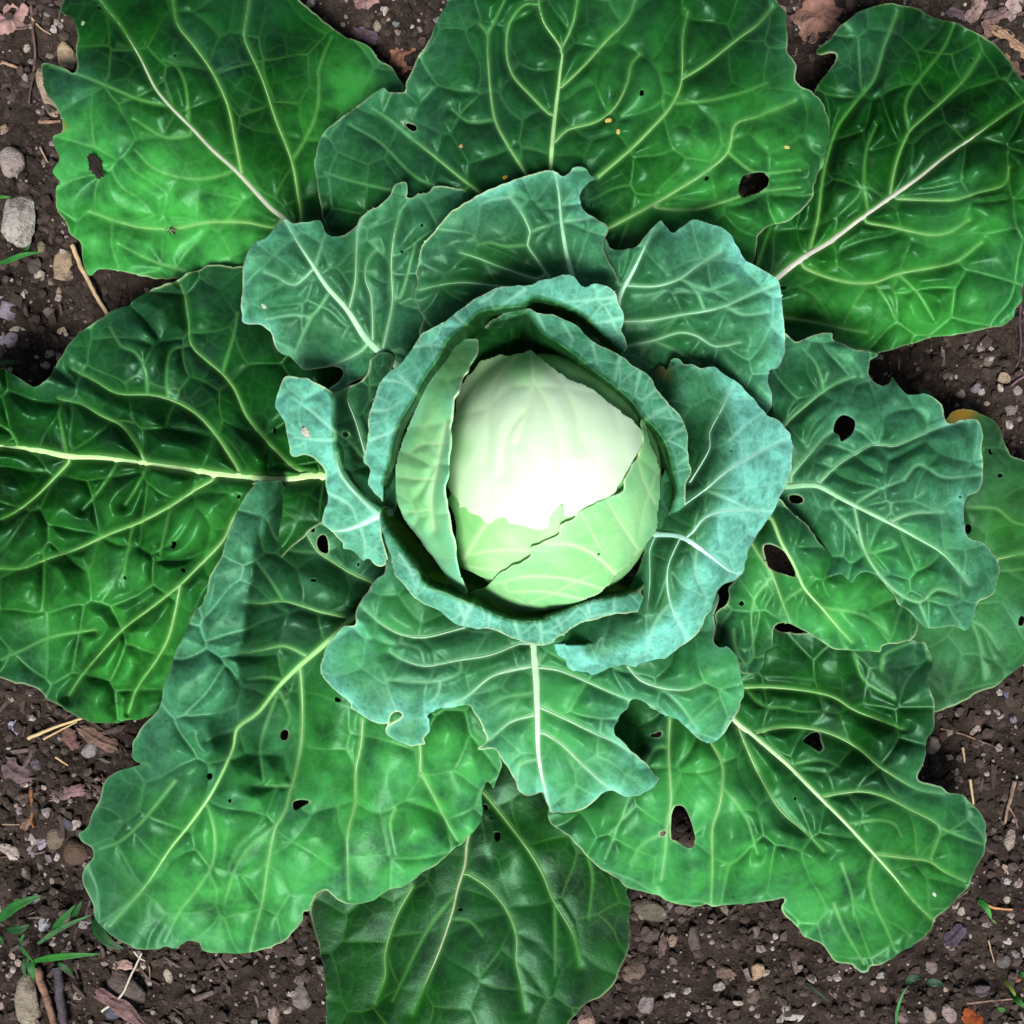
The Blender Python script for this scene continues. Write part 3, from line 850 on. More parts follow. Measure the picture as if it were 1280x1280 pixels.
make_leaf('leaf', "L300,75 330,100 380,150 440,210 460,250 520,300 620,310 720,360 780,440 830,510 850,570 850,600 820,640 770,655 712,662 705,685 630,686 530,680 490,660 440,625 400,600 350,578 310,575 285,592 280,640 275,670 245,690 240,740 215,770 160,775 140,760 130,710 100,670 40,660 30,640 52,580 46,530 88,498 106,462 100,435 125,395 90,380 50,330 60,220 150,150 240,110",
          "X930,650 L210,180 265,150 310,250 360,340 400,430 470,510 520,570 590,650", (3.4, 1.0),
          [("X935,665 L190,250 240,330 270,370 300,450 340,560", 3.4, 0.9), "L470,510 620,535 700,580 740,620", "L270,390 200,480 190,560 200,700", "L120,600 130,680 170,740", "L400,430 330,480 300,540"],
          [(970, 625, 11.6), (1010, 680, 13.2), (1050, 738, 12.6), (1075, 755, 10.8), (1085, 705, 10.2), (1045, 690, 10.6), (900, 690, 9.5), (1145, 790, 9.6), (1100, 812, 9.8), (1030, 790, 10.6), (985, 785, 10.8), (968, 782, 11), (935, 840, 9.6), (900, 800, 9.4), (905, 750, 10.6), (945, 710, 11.6), (930, 660, 11), (1000, 735, 12.6)],
          bloom=0.14, blooms=[(1000, 680, 30, 0.25), (1080, 790, 40, 0.22), (1000, 790, 30, 0.19)], holes=["L236,266 268,258 320,285 350,330 370,386 320,376 262,356 242,312", "L136,505 145,486 158,484 160,498 145,510", (1066, 786, 2), (1065, 743, 1.5)],
          relief=(0.5, 0.3), seed=19, pale_sheen=[(1060, 780, 80, 0.56), (960, 740, 60, 0.4)], rims=0.5, wave=0.5, space=26, vcol=(0.28, 0.54, 0.2), label='crinkled torn leaf strip on the right with an oval hole')

make_leaf('leaf', "H320,372 345,390 370,408 420,385 480,368 516,370 514,400 560,420 620,435 690,455 664,475 655,500 660,545 712,578 742,570 750,548 780,590 815,624 880,614 920,630 955,660 975,728 1030,720 1090,717 1115,760 1113,880 1103,990 1050,1030 1040,1080 1046,1150 1065,1190 1110,1208 L1150,285 1182,340 1172,430 1150,470 1100,490 1080,560 1042,605 1000,590 920,597 890,590 840,540 780,500 750,450 700,390 660,370 620,380 592,408 560,380 X1020,720 985,660 940,620 920,560 950,480 950,430",
          "X935,604 H330,985 400,980 460,985 560,1040 650,1085 740,1130 850,1190 960,1260 L1060,420", (5.0, 1.0),
          [("H460,975 530,905 600,860 680,820 760,825 850,790 940,750 1030,725", 3.0, 0.9), ("X960,560 H330,735 400,670 480,605 540,570 600,550", 2.8, 0.8), ("H350,945 420,860 480,790 520,760", 2.2, 0.8), "H620,1045 700,1000 800,960", ("H740,1130 830,1095 950,1090", 2.4, 0.9), "L510,100 600,210 650,290 760,270", ("L600,100 650,300 760,440 860,490 930,440 1010,460", 2.2, 0.8), "H800,960 860,900 960,950 1100,940", "L860,490 900,590", "H480,605 450,500 400,440"],
          [(935, 604, 10), (1020, 607, 12), (1110, 655, 13), (1180, 700, 12.4), (1248, 710, 10), (1220, 780, 9.8), (1160, 787, 11), (1100, 742, 11.8), (1075, 716, 12.0), (1050, 690, 11.2), (1000, 660, 9.6), (1030, 650, 11.2), (1228, 540, 10.4), (1215, 625, 11.4), (1180, 495, 10.6), (1100, 470, 10.4), (1020, 430, 10.2), (975, 425, 9.6), (1000, 520, 10.6), (1090, 560, 12.8), (1150, 600, 13.2), (1170, 540, 12.2), (1190, 750, 12)],
          bloom=0.42, blooms=[(1130, 560, 60, .62), (1200, 560, 50, .62), (1160, 640, 60, .7), (1020, 500, 60, .35), (1090, 680, 50, .35), (1190, 770, 40, .5)],
          holes=["H518,765 530,720 560,700 602,722 596,770 550,806 540,780", (994, 624, 7.4), (1170, 770, 3), (1072, 665, 2.4), "H1022,1020 1018,1030 1030,1036 1034,1024", (1211, 716, 2.4)], relief=(0.6, 0.36), vcol=(0.24, 0.52, 0.28), seed=20, pale_sheen=[(1120, 720, 70, 0.4)], rims=0.7, wave=0.45, space=30, label='blue green right leaf with a torn hole and wavy edge')

# ------------------------------------------------------------------ middle ring
make_leaf('leaf', "F10,330 40,340 85,340 120,370 135,420 160,450 205,465 230,500 255,520 300,515 360,505 410,520 402,560 362,595 352,612 390,640 440,576 490,560 540,560 600,570 X520,480 545,440 560,380 580,310 B1000,880 920,776 850,750 775,744 765,760 740,772 735,765 718,775 712,768 690,790 660,794 666,770 660,728 620,740 600,780 550,825 520,835 485,870 470,905 420,940 380,946 345,922 325,880 260,886 205,886 182,872 165,882 140,900 100,945 60,965 30,1010 15,1080 5,1180 8,1260",
          "X520,478 F600,480 550,440 500,390 430,280 350,190 B290,1060 230,970 178,880", (6.4, 1.4),
          [("B435,1240 460,1130 465,1020 470,930 488,870", 2.6, 0.9), ("F570,440 590,350 610,240 605,100 615,-10 640,-110", 3.0, 0.8), "F640,230 680,100 700,20", ("F530,400 525,230 500,150 510,80 545,40", 2.2, 0.8), ("F490,440 440,470 360,505", 2.6, 0.9), ("F300,110 220,180 150,150 100,130", 2.2, 0.8), "F350,220 290,300 210,300 100,320", "B300,1070 330,970 340,940", "F290,300 250,380 220,450"],
          [(545, 480, 11.6), (480, 430, 12.6), (400, 330, 14), (360, 278, 12.6), (310, 300, 11.8), (303, 390, 11), (330, 430, 11.4), (365, 460, 10.8), (350, 350, 13.4), (420, 292, 12.8), (500, 240, 12.4), (580, 245, 11), (560, 320, 11.2), (520, 400, 11), (430, 450, 11.6), (425, 490, 10.4), (420, 270, 12.6), (490, 330, 12.2)],
          bloom=0.38, blooms=[(345, 350, 60, .66), (360, 300, 40, .6), (430, 440, 40, .4), (520, 330, 60, .22), (330, 400, 40, .66)], holes=[(502, 313, 3), (506, 322, 1.6), (528, 282, 2.6), (519, 345, 2.4), (482, 364, 1.5), (509, 398, 1.6)],
          relief=(0.4, 0.26), vcol=(0.30, 0.58, 0.34), seed=21, rims=0.75, space=28, label='blue green upper left inner leaf')

make_leaf('leaf', "C500,955 520,986 570,996 630,985 660,940 690,910 720,880 745,900 770,930 800,910 840,880 870,874 910,890 960,905 1000,935 1030,990 1060,1035 1120,1070 1180,1110 1200,1160 1210,1220 1215,1280 G1215,330 1220,400 1215,460 1190,512 1160,520 1158,590 1168,620 1148,692 X930,530 860,510 800,480 750,450 720,400 740,340",
          "X745,425 C540,1260 555,1200 570,1160 610,1090 650,1010 690,918", (6.0, 1.4),
          [("C560,1140 700,1145 800,1115 860,1070 960,1010", 3.0, 0.8), "C552,1130 520,1050 500,990", ("G560,325 690,320 800,300 900,285 980,265 1080,220 1180,180", 2.8, 0.9), ("G580,425 700,400 800,370 870,385 940,425 1040,410", 2.8, 0.8), "G700,405 780,440 880,495", "C800,1115 900,1160 1000,1130", "G980,265 1050,300 1150,290", "G900,285 860,200 790,150"],
          [(745, 425, 12.4), (775, 370, 13.8), (810, 290, 14.4), (830, 276, 13.6), (765, 310, 12.8), (900, 292, 13.6), (960, 340, 13.2), (980, 420, 12.6), (965, 470, 12.4), (955, 515, 11.6), (870, 470, 12.2), (900, 390, 15), (850, 345, 15), (800, 460, 11.4)],
          bloom=0.55, blooms=[(910, 350, 60, .9), (950, 400, 50, .85), (800, 430, 60, .4), (760, 330, 40, .45), (790, 310, 40, .5)], holes=[(828, 275, 1.5)], relief=(0.42, 0.26), vcol=(0.30, 0.60, 0.40), seed=22, rims=0.65, space=30, label='blue green upper right inner leaf')

make_leaf('leaf', "F735,310 720,290 712,260 695,235 698,215 710,180 705,130 718,85 730,20 760,-20 B780,920 830,860 900,812 980,766 1050,736 1120,710 1180,690 1230,680 1270,690 C300,690 330,706 355,690 370,675 400,670 430,680 445,702 474,708 440,730 410,765 400,800 410,835 440,860 470,880 515,915 503,950 495,985 515,1045 545,1120 560,1200 X775,380 740,384 690,368 640,376 590,396 540,424 524,418",
          "X722,376 C370,1110 345,1010 325,890 315,780 300,692", (4.4, 1.2),
          [("X692,362 C275,1110 230,1040 190,980 200,930 170,860 120,790", 3.2, 0.9), "C190,980 100,985 B1000,970 950,980", ("B1220,1170 1000,1140 890,1130 800,1140 720,1160", 2.6, 0.8), ("B1190,1115 1050,1070 960,1035 880,1010", 2.4, 0.8), "C325,890 400,880 450,870", "C120,790 40,800 B960,820", "C200,930 280,900 320,890"],
          [(700, 425, 12.8), (600, 420, 12.4), (530, 415, 12.2), (520, 370, 13.4), (545, 290, 15), (600, 240, 15.6), (690, 213, 15), (740, 221, 14.2), (725, 255, 14.4), (760, 290, 13.8), (770, 360, 13.2), (660, 320, 15.2), (600, 345, 14.0), (710, 300, 15.6), (640, 270, 16), (570, 320, 14.6)],
          bloom=0.34, blooms=[(640, 240, 60, .72), (700, 250, 60, .62), (720, 310, 50, .6), (620, 350, 70, .22), (560, 380, 50, .22), (560, 290, 30, .35)], holes=[], relief=(0.42, 0.26), vcol=(0.28, 0.60, 0.36), seed=23, rims=0.75, space=28, label='broad inner leaf directly above the head')

make_leaf('leaf', "J580,370 545,395 510,440 470,500 455,540 456,575 420,580 390,610 350,660 325,720 320,760 340,800 390,850 440,895 440,915 500,950 550,972 588,972 600,945 625,930 646,942 612,975 586,992 590,1020 620,1040 680,1058 736,1054 731,1040 755,1000 756,960 745,945 770,930 800,915 850,910 880,900 920,905 945,940 975,990 990,1040 958,1074 1000,1065 1030,1080 1060,1130 1100,1200 1130,1260 1180,1262 1210,1250 O262,385 276,428 300,430 360,436 420,425 460,390 490,360 530,350 590,372 640,365 690,340 722,293 700,280 660,230 600,180 560,150 540,120 545,80 560,50 595,20 K610,885 650,890 720,930 800,960 840,1005 915,1048 980,1020 1000,980 1030,930 1055,870 1055,830 1045,780 1030,710 990,665 960,665 935,650 945,590 940,545 X895,740 800,740 680,740 560,690 490,680",
          "X672,735 K215,660 225,800 230,960 235,1100 258,1230 O280,425", (7.0, 2.4),
          [("K215,745 120,760 40,790 J900,870 820,900", 3.0, 0.9), ("J1180,745 1080,765 1000,790 900,870", 2.8, 1.0), ("J1120,655 1000,700 880,720 740,745 650,720 600,690", 3.0, 0.8), ("J900,590 740,630 650,620 570,580 500,520", 2.8, 0.8), ("J1160,945 1080,970 1000,1040", 2.8, 0.9), "J880,770 800,805 700,810 590,800", "J800,810 790,860 760,890", ("K225,750 310,760 400,795 500,840 600,880 700,910", 3.0, 0.9), ("K240,910 350,960 450,1010 540,1050 600,1090", 2.8, 0.9), ("K260,1015 330,1060 400,1130 500,1220 O550,350", 2.8, 0.9), ("K590,745 640,800 720,830 820,840 900,810", 2.6, 0.8), "K200,855 100,870 30,910", "K720,830 800,900 870,1000", "J1180,1120 1120,1140 1110,1200", "J640,650 720,680 740,745"],
          [(672, 735, 11), (670, 800, 12.6), (675, 900, 13), (690, 1005, 11), (480, 720, 10.8), (440, 772, 11.8), (405, 850, 10.6), (450, 893, 11.2), (520, 920, 10.8), (520, 870, 12.6), (580, 830, 12.8), (560, 760, 11.4), (600, 890, 12.2), (640, 985, 11.4), (820, 970, 10.6), (780, 960, 12), (740, 900, 12.4), (770, 880, 12.0), (880, 925, 10.6), (925, 870, 11), (920, 830, 11.8), (850, 850, 13), (780, 850, 12.8), (890, 780, 10.8), (800, 770, 10.6), (650, 880, 13.2), (700, 960, 12.4), (470, 830, 12.8)],
          bloom=0.5, blooms=[(470, 850, 70, .85), (550, 740, 70, .3), (680, 950, 60, .72), (860, 890, 50, .62), (850, 800, 60, .35), (610, 800, 60, .4), (540, 900, 40, .8), (760, 970, 40, .7)],
          holes=[], relief=(0.42, 0.28), vcol=(0.36, 0.64, 0.42), mcol=(0.44, 0.70, 0.44), seed=24, pale_sheen=[(690, 920, 110, 0.48), (890, 870, 60, 0.48), (480, 800, 60, 0.4)], rims=0.8, wave=0.35, space=30, label='pale ragged inner leaf below the head with a broad midrib')

make_leaf('leaf', "F340,915 310,885 260,860 210,860 190,790 175,730 150,690 144,640 160,590 185,550 230,545 290,560 342,590 372,612 400,610 440,576 480,562 512,532 522,478 560,452 610,470 X490,470 500,520 496,570 494,640 J575,110 570,200 592,300 585,332 565,345 540,330 512,315 495,325 450,286 412,275 405,250 370,210 335,180 328,160 348,80 345,20",
          "X490,640 J560,140 480,180 420,200 365,205", (5.6, 1.6),
          [("F540,1090 450,1000 400,930 385,850", 3.0, 0.9), "F490,870 430,800 385,770", ("F500,860 460,720 430,640 440,590", 2.4, 0.8), "F350,1010 440,1060 470,1130", "J480,185 500,250 500,320", "F370,760 290,690 220,640", "F380,800 300,800 220,790"],
          [(345, 510, 15.0), (365, 565, 15.0), (395, 588, 14.8), (370, 480, 15.4), (420, 520, 16.6), (418, 570, 16.4), (440, 620, 15.6), (408, 670, 13.2), (440, 690, 12.4), (478, 705, 12.0), (470, 540, 16), (500, 470, 15), (492, 640, 14.4)],
          fold=("F300,560 350,595 376,640 378,760 388,860 422,945 500,1035 560,1080", (560, 520), 0.16, 3.4, 3), foldbloom=0.62,
          bloom=0.22, blooms=[(470, 700, 40, .7)], holes=[(433, 543, 4), (500, 590, 2.6), (478, 616, 2)], relief=(0.3, 0.2), vcol=(0.40, 0.68, 0.55), seed=25, rims=0.75, space=24, label='small curled blue green leaf left of the head')

make_leaf('leaf', "G680,545 700,525 720,508 745,520 768,478 800,478 812,495 840,495 880,507 910,500 940,500 970,530 1010,560 1060,600 1100,630 1145,690 1190,720 1230,770 1252,830 1247,910 1220,990 1190,1050 1160,1100 1130,1150 1080,1220 K1060,320 1040,380 960,440 925,520 900,540 880,600 850,640 790,680 720,730 670,756 600,745 570,740 500,760 430,786 400,780 350,750 340,720 310,700 300,655 X710,770 760,770 795,720 815,650 832,570 822,500",
          "X800,655 K700,215 800,225 860,260 930,310 1000,365 1035,375", (5.4, 1.2),
          [("K800,235 755,340 750,430 770,520 830,640", 2.6, 0.9), ("K850,210 900,150 1000,120 1160,125", 2.8, 0.9), ("G790,1080 900,1000 980,930 1060,880 1150,830 1220,800", 2.8, 0.9), ("G840,970 890,890 920,830 920,770 960,690 1010,590", 2.4, 0.8), "G1000,800 1060,740 1130,690", ("K700,230 680,280 680,400 670,520", 2.2, 0.9), "K755,500 700,570 660,700", "K870,270 860,360 900,460", "G900,1000 1000,1040 1130,1100"],
          [(820, 490, 15.5), (842, 560, 17), (828, 640, 17.4), (800, 700, 16.6), (780, 760, 15.4), (750, 800, 13.6), (905, 545, 17), (902, 600, 17.6), (882, 650, 18), (852, 690, 18), (833, 740, 17), (800, 782, 15.6), (735, 822, 13.6), (850, 450, 14.4), (820, 470, 13.6), (900, 480, 15.8), (870, 520, 16.2), (940, 505, 15.2), (990, 560, 14.2), (988, 610, 14.0), (950, 680, 13.8), (915, 745, 13.6), (875, 795, 13.0), (810, 836, 12.2), (735, 846, 12.0), (703, 808, 12.4), (945, 610, 16.4), (900, 690, 16.6)],
          fold=("G790,500 880,560 940,650 965,720 965,800 950,880 930,950 905,1040 870,1130 850,1210 K800,320 760,380 745,440 715,500 650,555 560,600 470,650", (720, 640), 0.09, 5.5, 9), foldbloom=0.72, foldsoft=26.0,
          bloom=0.35, blooms=[(880, 490, 50, .5), (840, 560, 40, .2)], ages=[(828, 464, 11, .5)], holes=[(915, 563, 2.2), (857, 490, 2.4)],
          relief=(0.26, 0.2), vcol=(0.44, 0.76, 0.68), seed=26, rims=0.6, space=26, wave=0.2, label='large curled pale blue green leaf right of the head')

# ------------------------------------------------------------------ leaves cupping the head
make_leaf('wrapper_leaf', "F510,975 520,920 500,880 510,790 515,740 520,680 540,640 550,590 580,540 640,490 680,440 720,380 800,335 880,280 960,230 1030,190 1100,180 1170,180 1200,160 1280,140 G330,135 375,145 410,185 460,178 510,190 540,220 555,265 572,300 565,340 560,365 580,400 586,442 X740,470 690,490 630,490 590,530 570,600 545,660 505,650",
          "X560,560 535,510 500,470", (2.6, 1.2), ["F690,430 760,420 830,430", "F570,560 640,570 700,600", "F520,680 590,680 650,640", "F860,300 890,330 930,350", "G0,250 40,230 70,190", "G180,200 120,240 60,280", "G540,230 440,240 330,250", "G570,310 480,330 400,330", "F520,800 600,770 640,740"],
          [(459, 605, 16.2), (468, 540, 18.8), (485, 490, 19.2), (530, 440, 19.8), (600, 388, 20.2), (690, 346, 19.8), (740, 362, 19), (775, 392, 17.6), (782, 436, 15.6), (480, 590, 17.6), (505, 525, 20.2), (545, 460, 21.2), (605, 410, 21.2), (660, 380, 20.8), (715, 372, 19.2), (755, 400, 17), (640, 600, 19), (560, 560, 19.6), (660, 450, 19.6)],
          fold=("F575,975 585,940 602,880 612,820 640,735 690,650 735,560 800,465 830,405 900,345 970,285 1130,265 G215,232 330,262 420,310 500,390 560,440", (665, 620), 0.8, 10, 2.0), foldbloom=0.6,
          bloom=0.12, blooms=[], relief=(0.16, 0.14), vcol=(0.45, 0.76, 0.60), seed=27, fine=0.85, tubes=False, rims=0.7, space=20, wave=0.22, label='rolled wrapper leaf along the upper left of the head')

make_leaf('wrapper_leaf', "G40,330 70,310 100,290 190,275 230,290 290,300 350,325 400,360 450,405 500,430 560,460 620,510 680,545 700,590 760,660 800,710 825,760 832,830 836,890 850,925 822,970 820,1020 816,1085 785,1110 770,1140 720,1165 705,1200 X790,700 760,640 750,570 715,515 670,490 620,470 590,440",
          "X770,560 800,530 835,510", (2.6, 1.2), ["G230,300 260,360", "G330,330 370,400 360,430", "G450,420 470,500", "G560,470 540,560", "G640,530 620,620", "G750,670 690,690", "G810,760 750,780", "G830,870 790,900", "G700,600 650,640"],
          [(612, 403, 16.8), (640, 390, 18.4), (665, 388, 19.4), (720, 420, 19.6), (790, 470, 19.6), (830, 520, 19), (858, 560, 18.6), (863, 592, 17.8), (856, 640, 16.2), (822, 667, 13.6), (690, 430, 20.4), (740, 480, 20.8), (790, 540, 20.6), (825, 580, 19.6), (840, 620, 17.6), (700, 560, 19), (760, 650, 17)],
          fold=("G-20,340 40,330 120,310 180,290 215,330 250,375 310,412 380,460 450,520 530,580 600,640 650,705 710,765 750,835 770,920 785,1000 770,1060 740,1120", (690, 640), 0.8, 10, 2.0), foldbloom=0.5,
          bloom=0.12, blooms=[], relief=(0.14, 0.14), vcol=(0.55, 0.82, 0.62), seed=28, fine=0.85, tubes=False, rims=0.8, space=20, wave=0.22, label='rolled wrapper leaf along the upper right of the head')

make_leaf('wrapper_leaf', "J575,110 558,170 580,230 600,290 620,370 660,430 720,490 800,530 870,580 940,595 1010,600 1080,630 1150,650 1210,662 1260,650 K300,640 350,610 410,570 480,550 550,540 640,525 666,490 650,460 640,445 662,428 682,395 640,385 610,390 X770,700 700,720 640,710 580,680 540,640 505,625",
          "X600,740 585,765 575,790", (2.6, 1.2), ["J640,300 680,360 700,420", "J720,370 700,450", "J880,480 900,560", "J1000,540 990,600", "J1100,570 1120,640", "J1200,570 1210,650", "K310,560 330,600", "K430,500 440,550"],
          [(478, 637, 16.2), (485, 692, 16.6), (520, 746, 16.8), (590, 786, 17), (670, 806, 17), (720, 786, 17), (800, 766, 15.4), (808, 750, 15.2), (812, 724, 14), (487, 662, 17.6), (526, 708, 18.6), (575, 742, 19), (625, 764, 19.4), (690, 776, 19.2), (740, 752, 18.4), (790, 740, 16.6), (640, 640, 19)],
          fold=("J570,130 585,185 640,265 705,350 740,412 830,452 900,482 960,505 1020,535 1090,558 1180,562 1235,555 K260,552 320,528 430,484 500,470 560,462 620,445", (665, 600), 0.8, 9, 2.0), foldbloom=0.6,
          bloom=0.12, blooms=[], ages=[(800, 728, 14, .35)], relief=(0.14, 0.14), vcol=(0.55, 0.80, 0.66), seed=29, fine=0.85, tubes=False, rims=0.85, space=20, wave=0.22, label='rolled wrapper leaf along the bottom of the head')

# ------------------------------------------------------------------ the head
HEADP = np.array(W(693, 602, 0.0))
hx, hy, hz = W(693, 602, 0.135)
bm = bmesh.new()
bmesh.ops.create_uvsphere(bm, u_segments=56, v_segments=36, radius=1.0)
for v in bm.verts:
    c = v.co
    bumpy = 1 + 0.02 * math.sin(3 * math.atan2(c.y, c.x) + 1.0) * (1 - abs(c.z)) + 0.012 * math.sin(5 * c.x + 3 * c.y)
    v.co = (c.x * 0.0755 * bumpy, c.y * 0.091 * bumpy, c.z * 0.095)
for f in bm.faces:
    f.smooth = True
hm = bpy.data.meshes.new('head')
bm.to_mesh(hm)
bm.free()
for an, val in (('pale', 0.0), ('vein', 0.0), ('rim', 0.0), ('bloom', 0.25), ('age', 0.0)):
    at = hm.attributes.new(an, 'FLOAT', 'POINT')
    at.data.foreach_set('value', np.full(len(hm.vertices), val, np.float32))
HEAD = link('head', hm, M_HEAD, PLANT)
HEAD.location = np.array((hx, hy, hz)) - PLOC
HEAD['label'] = 'pale round cabbage head'
HE = (693, 602, 140, 168, 0.137, 0.096)


def head_leaf(*a, **k):
    o = make_leaf(*a, mat=M_HEAD, parent=HEAD, **k)
    o.location = np.array(o.location) + PLOC - np.array((hx, hy, hz))
    return o


head_leaf('head_leaf', "Q320,780 350,870 355,960 345,1030 370,1060 440,1085 500,1110 600,1160 800,1100 980,900 900,800 640,805 350,745", "Q375,1030 400,995 440,930 480,870 560,760", (2.4, 0.8),
          ["Q375,1010 470,990 560,985 660,985", "Q370,1040 460,1060 540,1060"], [], head=HE + (0.003,), bloom=0.18, blooms=[(590, 715, 40, .4), (630, 690, 50, .05)], relief=(0.04, 0.0), rims=0.45, fine=0.2,
          vcol=(0.74, 0.78, 0.66), mcol=(0.60, 0.48, 0.50), seed=31, vw=1.3, tubes=False, wave=0.04, ages=[(640, 690, 40, .12)], space=40, label='lower pale green head leaf with a purple tinged rib')
head_leaf('head_leaf', "Q345,770 322,740 318,640 335,500 345,420 360,350 400,280 440,230 500,208 560,210 620,200 650,188 690,208 740,260 800,300 900,340 1000,420 1080,490 1105,520 1090,580 1040,660 1000,720 960,770 900,800 850,822 832,840 790,846 780,800 750,822 722,850 718,890 690,902 640,890 600,892 560,882 545,860 510,866 480,880 440,856 400,840 386,815 360,812", "Q650,195 660,300 640,420 600,560", (1.6, 0.6),
          [("Q720,240 780,330 830,440 850,560", 2.2, 0.8), ("Q590,215 520,290 490,400 485,500 470,640", 2.4, 0.8), ("Q660,300 720,420 760,560 760,720", 2.0, 0.6), ("Q640,420 560,520 540,680", 2.0, 0.6)], [], head=HE + (0.006,), bloom=0.04, blooms=[(650, 450, 26, .4), (568, 560, 26, .25), (790, 490, 30, .2)], relief=(0.12, 0.05), rims=0.7, fine=0.25,
          vcol=(0.85, 0.86, 0.74), seed=32, vw=1.3, tubes=False, wave=0.14, age=0.55, ages=[(655, 452, 34, .04), (600, 450, 30, .2), (760, 455, 30, .15), (568, 560, 22, .2)], space=90, teeth=1.1, adds=[(665, 460, 22, .35), (590, 640, 30, .12), (690, 655, 26, .15), (800, 540, 30, .1)], label='whitish top leaf of the head with ragged lower edge')
head_leaf('head_leaf', "Q1105,450 1098,490 1105,550 1080,610 1030,690 1025,740 985,765 900,800 850,832 820,862 770,880 765,920 720,945 685,965 655,975 650,1010 620,1032 580,1050 540,1072 520,1086 500,1106 460,1140 410,1152 405,1176 480,1212 540,1232 620,1237 720,1227 820,1202 920,1162 970,1122 1000,1080 1050,1042 1056,1015 1120,960 1155,900 1166,800 1172,700 1162,620 1132,550", "Q1000,1090 900,1000 800,960 720,960", (1.8, 0.7),
          ["Q940,1140 800,1100 640,1090 500,1120", "Q1080,980 1000,860 960,790", "Q1150,800 1100,700 1080,620", "Q860,1180 700,1150 560,1150"], [], head=HE + (0.0085,), bloom=0.5, blooms=[(720, 690, 60, .28), (660, 750, 70, .4), (790, 560, 20, .1)], relief=(0.14, 0.12), rims=0.5, rimw=1.6, fine=0.7,
          vcol=(0.55, 0.80, 0.50), seed=33, vw=1.3, tubes=False, wave=0.14, space=50, teeth=0.8, holes=[(749, 693, 2.8), (722, 662, 1.2)], adds=[(797, 545, 14, .35), (775, 610, 14, .18), (705, 670, 12, .1), (650, 700, 12, .1)], label='green lower right leaf wrapped across the head')
head_leaf('head_leaf', "Q350,150 420,135 440,140 440,190 405,245 400,270 382,290 365,340 345,380 340,440 330,500 330,560 318,620 318,680 310,720 310,770 320,830 330,900 345,960 352,1020 370,1100 390,1160 350,1140 300,1070 250,1000 200,930 160,880 120,800 110,740 105,660 130,570 170,470 230,330 290,230", "Q310,480 280,640 255,780 265,900", (1.6, 0.7),
          ["Q300,560 220,560 160,600", "Q270,700 200,700 130,690", "Q260,820 210,830 160,830"], [(600, 425, 15.6), (565, 500, 20.6), (558, 570, 21.4), (557, 640, 21), (567, 700, 19), (580, 738, 15), (535, 460, 15.4), (505, 540, 14.6), (495, 600, 13.6), (505, 650, 13.6), (535, 700, 13), (532, 590, 19), (535, 640, 18.6), (550, 680, 17.6)],
          bloom=0.85, blooms=[(545, 540, 30, .55), (520, 600, 50, .7), (570, 450, 30, .5)], relief=(0.5, 0.4), rims=0.5, rimw=1.6, fine=0.5, vcol=(0.55, 0.78, 0.50), seed=34, vw=1.3, tubes=False, wave=0.18, space=30, teeth=0.6, label='green leaf hugging the left side of the head')

# stem that carries it all
sx, sy, _ = W(690, 605, 0.0)
zz = np.linspace(-0.03, 0.07, 9)
tv, tf = tube(np.stack([np.full(9, sx) + 0.003 * np.sin(zz * 40), np.full(9, sy), zz], -1) - PLOC, np.linspace(0.022, 0.03, 9), 1.0, 14)
so = link('stem', mesh_from('stem', tv, tf), M_VEIN, PLANT)
so.color = (0.30, 0.42, 0.20, 1)


# ------------------------------------------------------------------ things lying on the soil
def ico(sub):
    b = bmesh.new()
    bmesh.ops.create_icosphere(b, subdivisions=sub, radius=1.0)
    V = np.array([v.co[:] for v in b.verts])
    F = np.array([[v.index for v in f.verts] for f in b.faces])
    b.free()
    return V, F


ICO1, ICO2, ICO3 = ico(1), ico(2), ico(3)


def lumpy(V, rg, amp, cuts, cutlo=0.55, cuthi=0.85):
    V = V.copy()
    for _ in range(3):
        d = rg.normal(size=3)
        d /= np.linalg.norm(d)
        f = 1.5 + 2.5 * rg.random()
        V *= (1 + amp * np.sin(V @ d * f + rg.random() * 6))[:, None]
    for _ in range(cuts):
        d = rg.normal(size=3)
        d /= np.linalg.norm(d)
        h = cutlo + (cuthi - cutlo) * rg.random()
        e = np.maximum(V @ d - h, 0) * 0.9
        V -= e[:, None] * d
    return V


def gz(u, v):
    x, y, _ = W(u, v, 0)
    return float(soil_z(x, y))


def stone(u, v, rx, ry, rot, col, label, kind=1, cat='stone', name='stone', flat=0.6, sink=0.42, lift=0.0):
    """kind 0 = water worn, 1 = rounded with flats, 2 = angular"""
    rg = np.random.default_rng(int(u * 31 + v * 17))
    V, F = ICO3
    V = lumpy(V, rg, (0.03, 0.06, 0.07)[kind], (3, 8, 13)[kind], 0.5 if kind == 2 else 0.62, 0.9)
    for fq, am in ((5, 0.035), (9, 0.022), (17, 0.012)):
        V *= (1 + am * np.sin(V[:, 0] * fq + rg.random() * 6) * np.sin(V[:, 1] * fq * 1.1 + rg.random() * 6) + am * 0.6 * np.sin(V[:, 2] * fq * 1.3 + V[:, 0] * fq * 0.7 + rg.random() * 6))[:, None]
    V /= np.abs(V).max(0)
    a = math.radians(rot)
    hz_ = flat * min(rx, ry) * K
    V = V * np.array([rx * K, ry * K, hz_])
    ca, sa = math.cos(a), math.sin(a)
    V = np.c_[V[:, 0] * ca - V[:, 1] * sa, V[:, 0] * sa + V[:, 1] * ca, V[:, 2]]
    x, y, _ = W(u, v, 0)
    me = mesh_from(name, V, F, smooth=kind < 2)
    o = link(name, me, M_STONE, None, (x, y, gz(u, v) + hz_ * (1 - 2 * sink) + lift))
    o.color = rgb(*col)
    tag(o, label, cat)
    return o


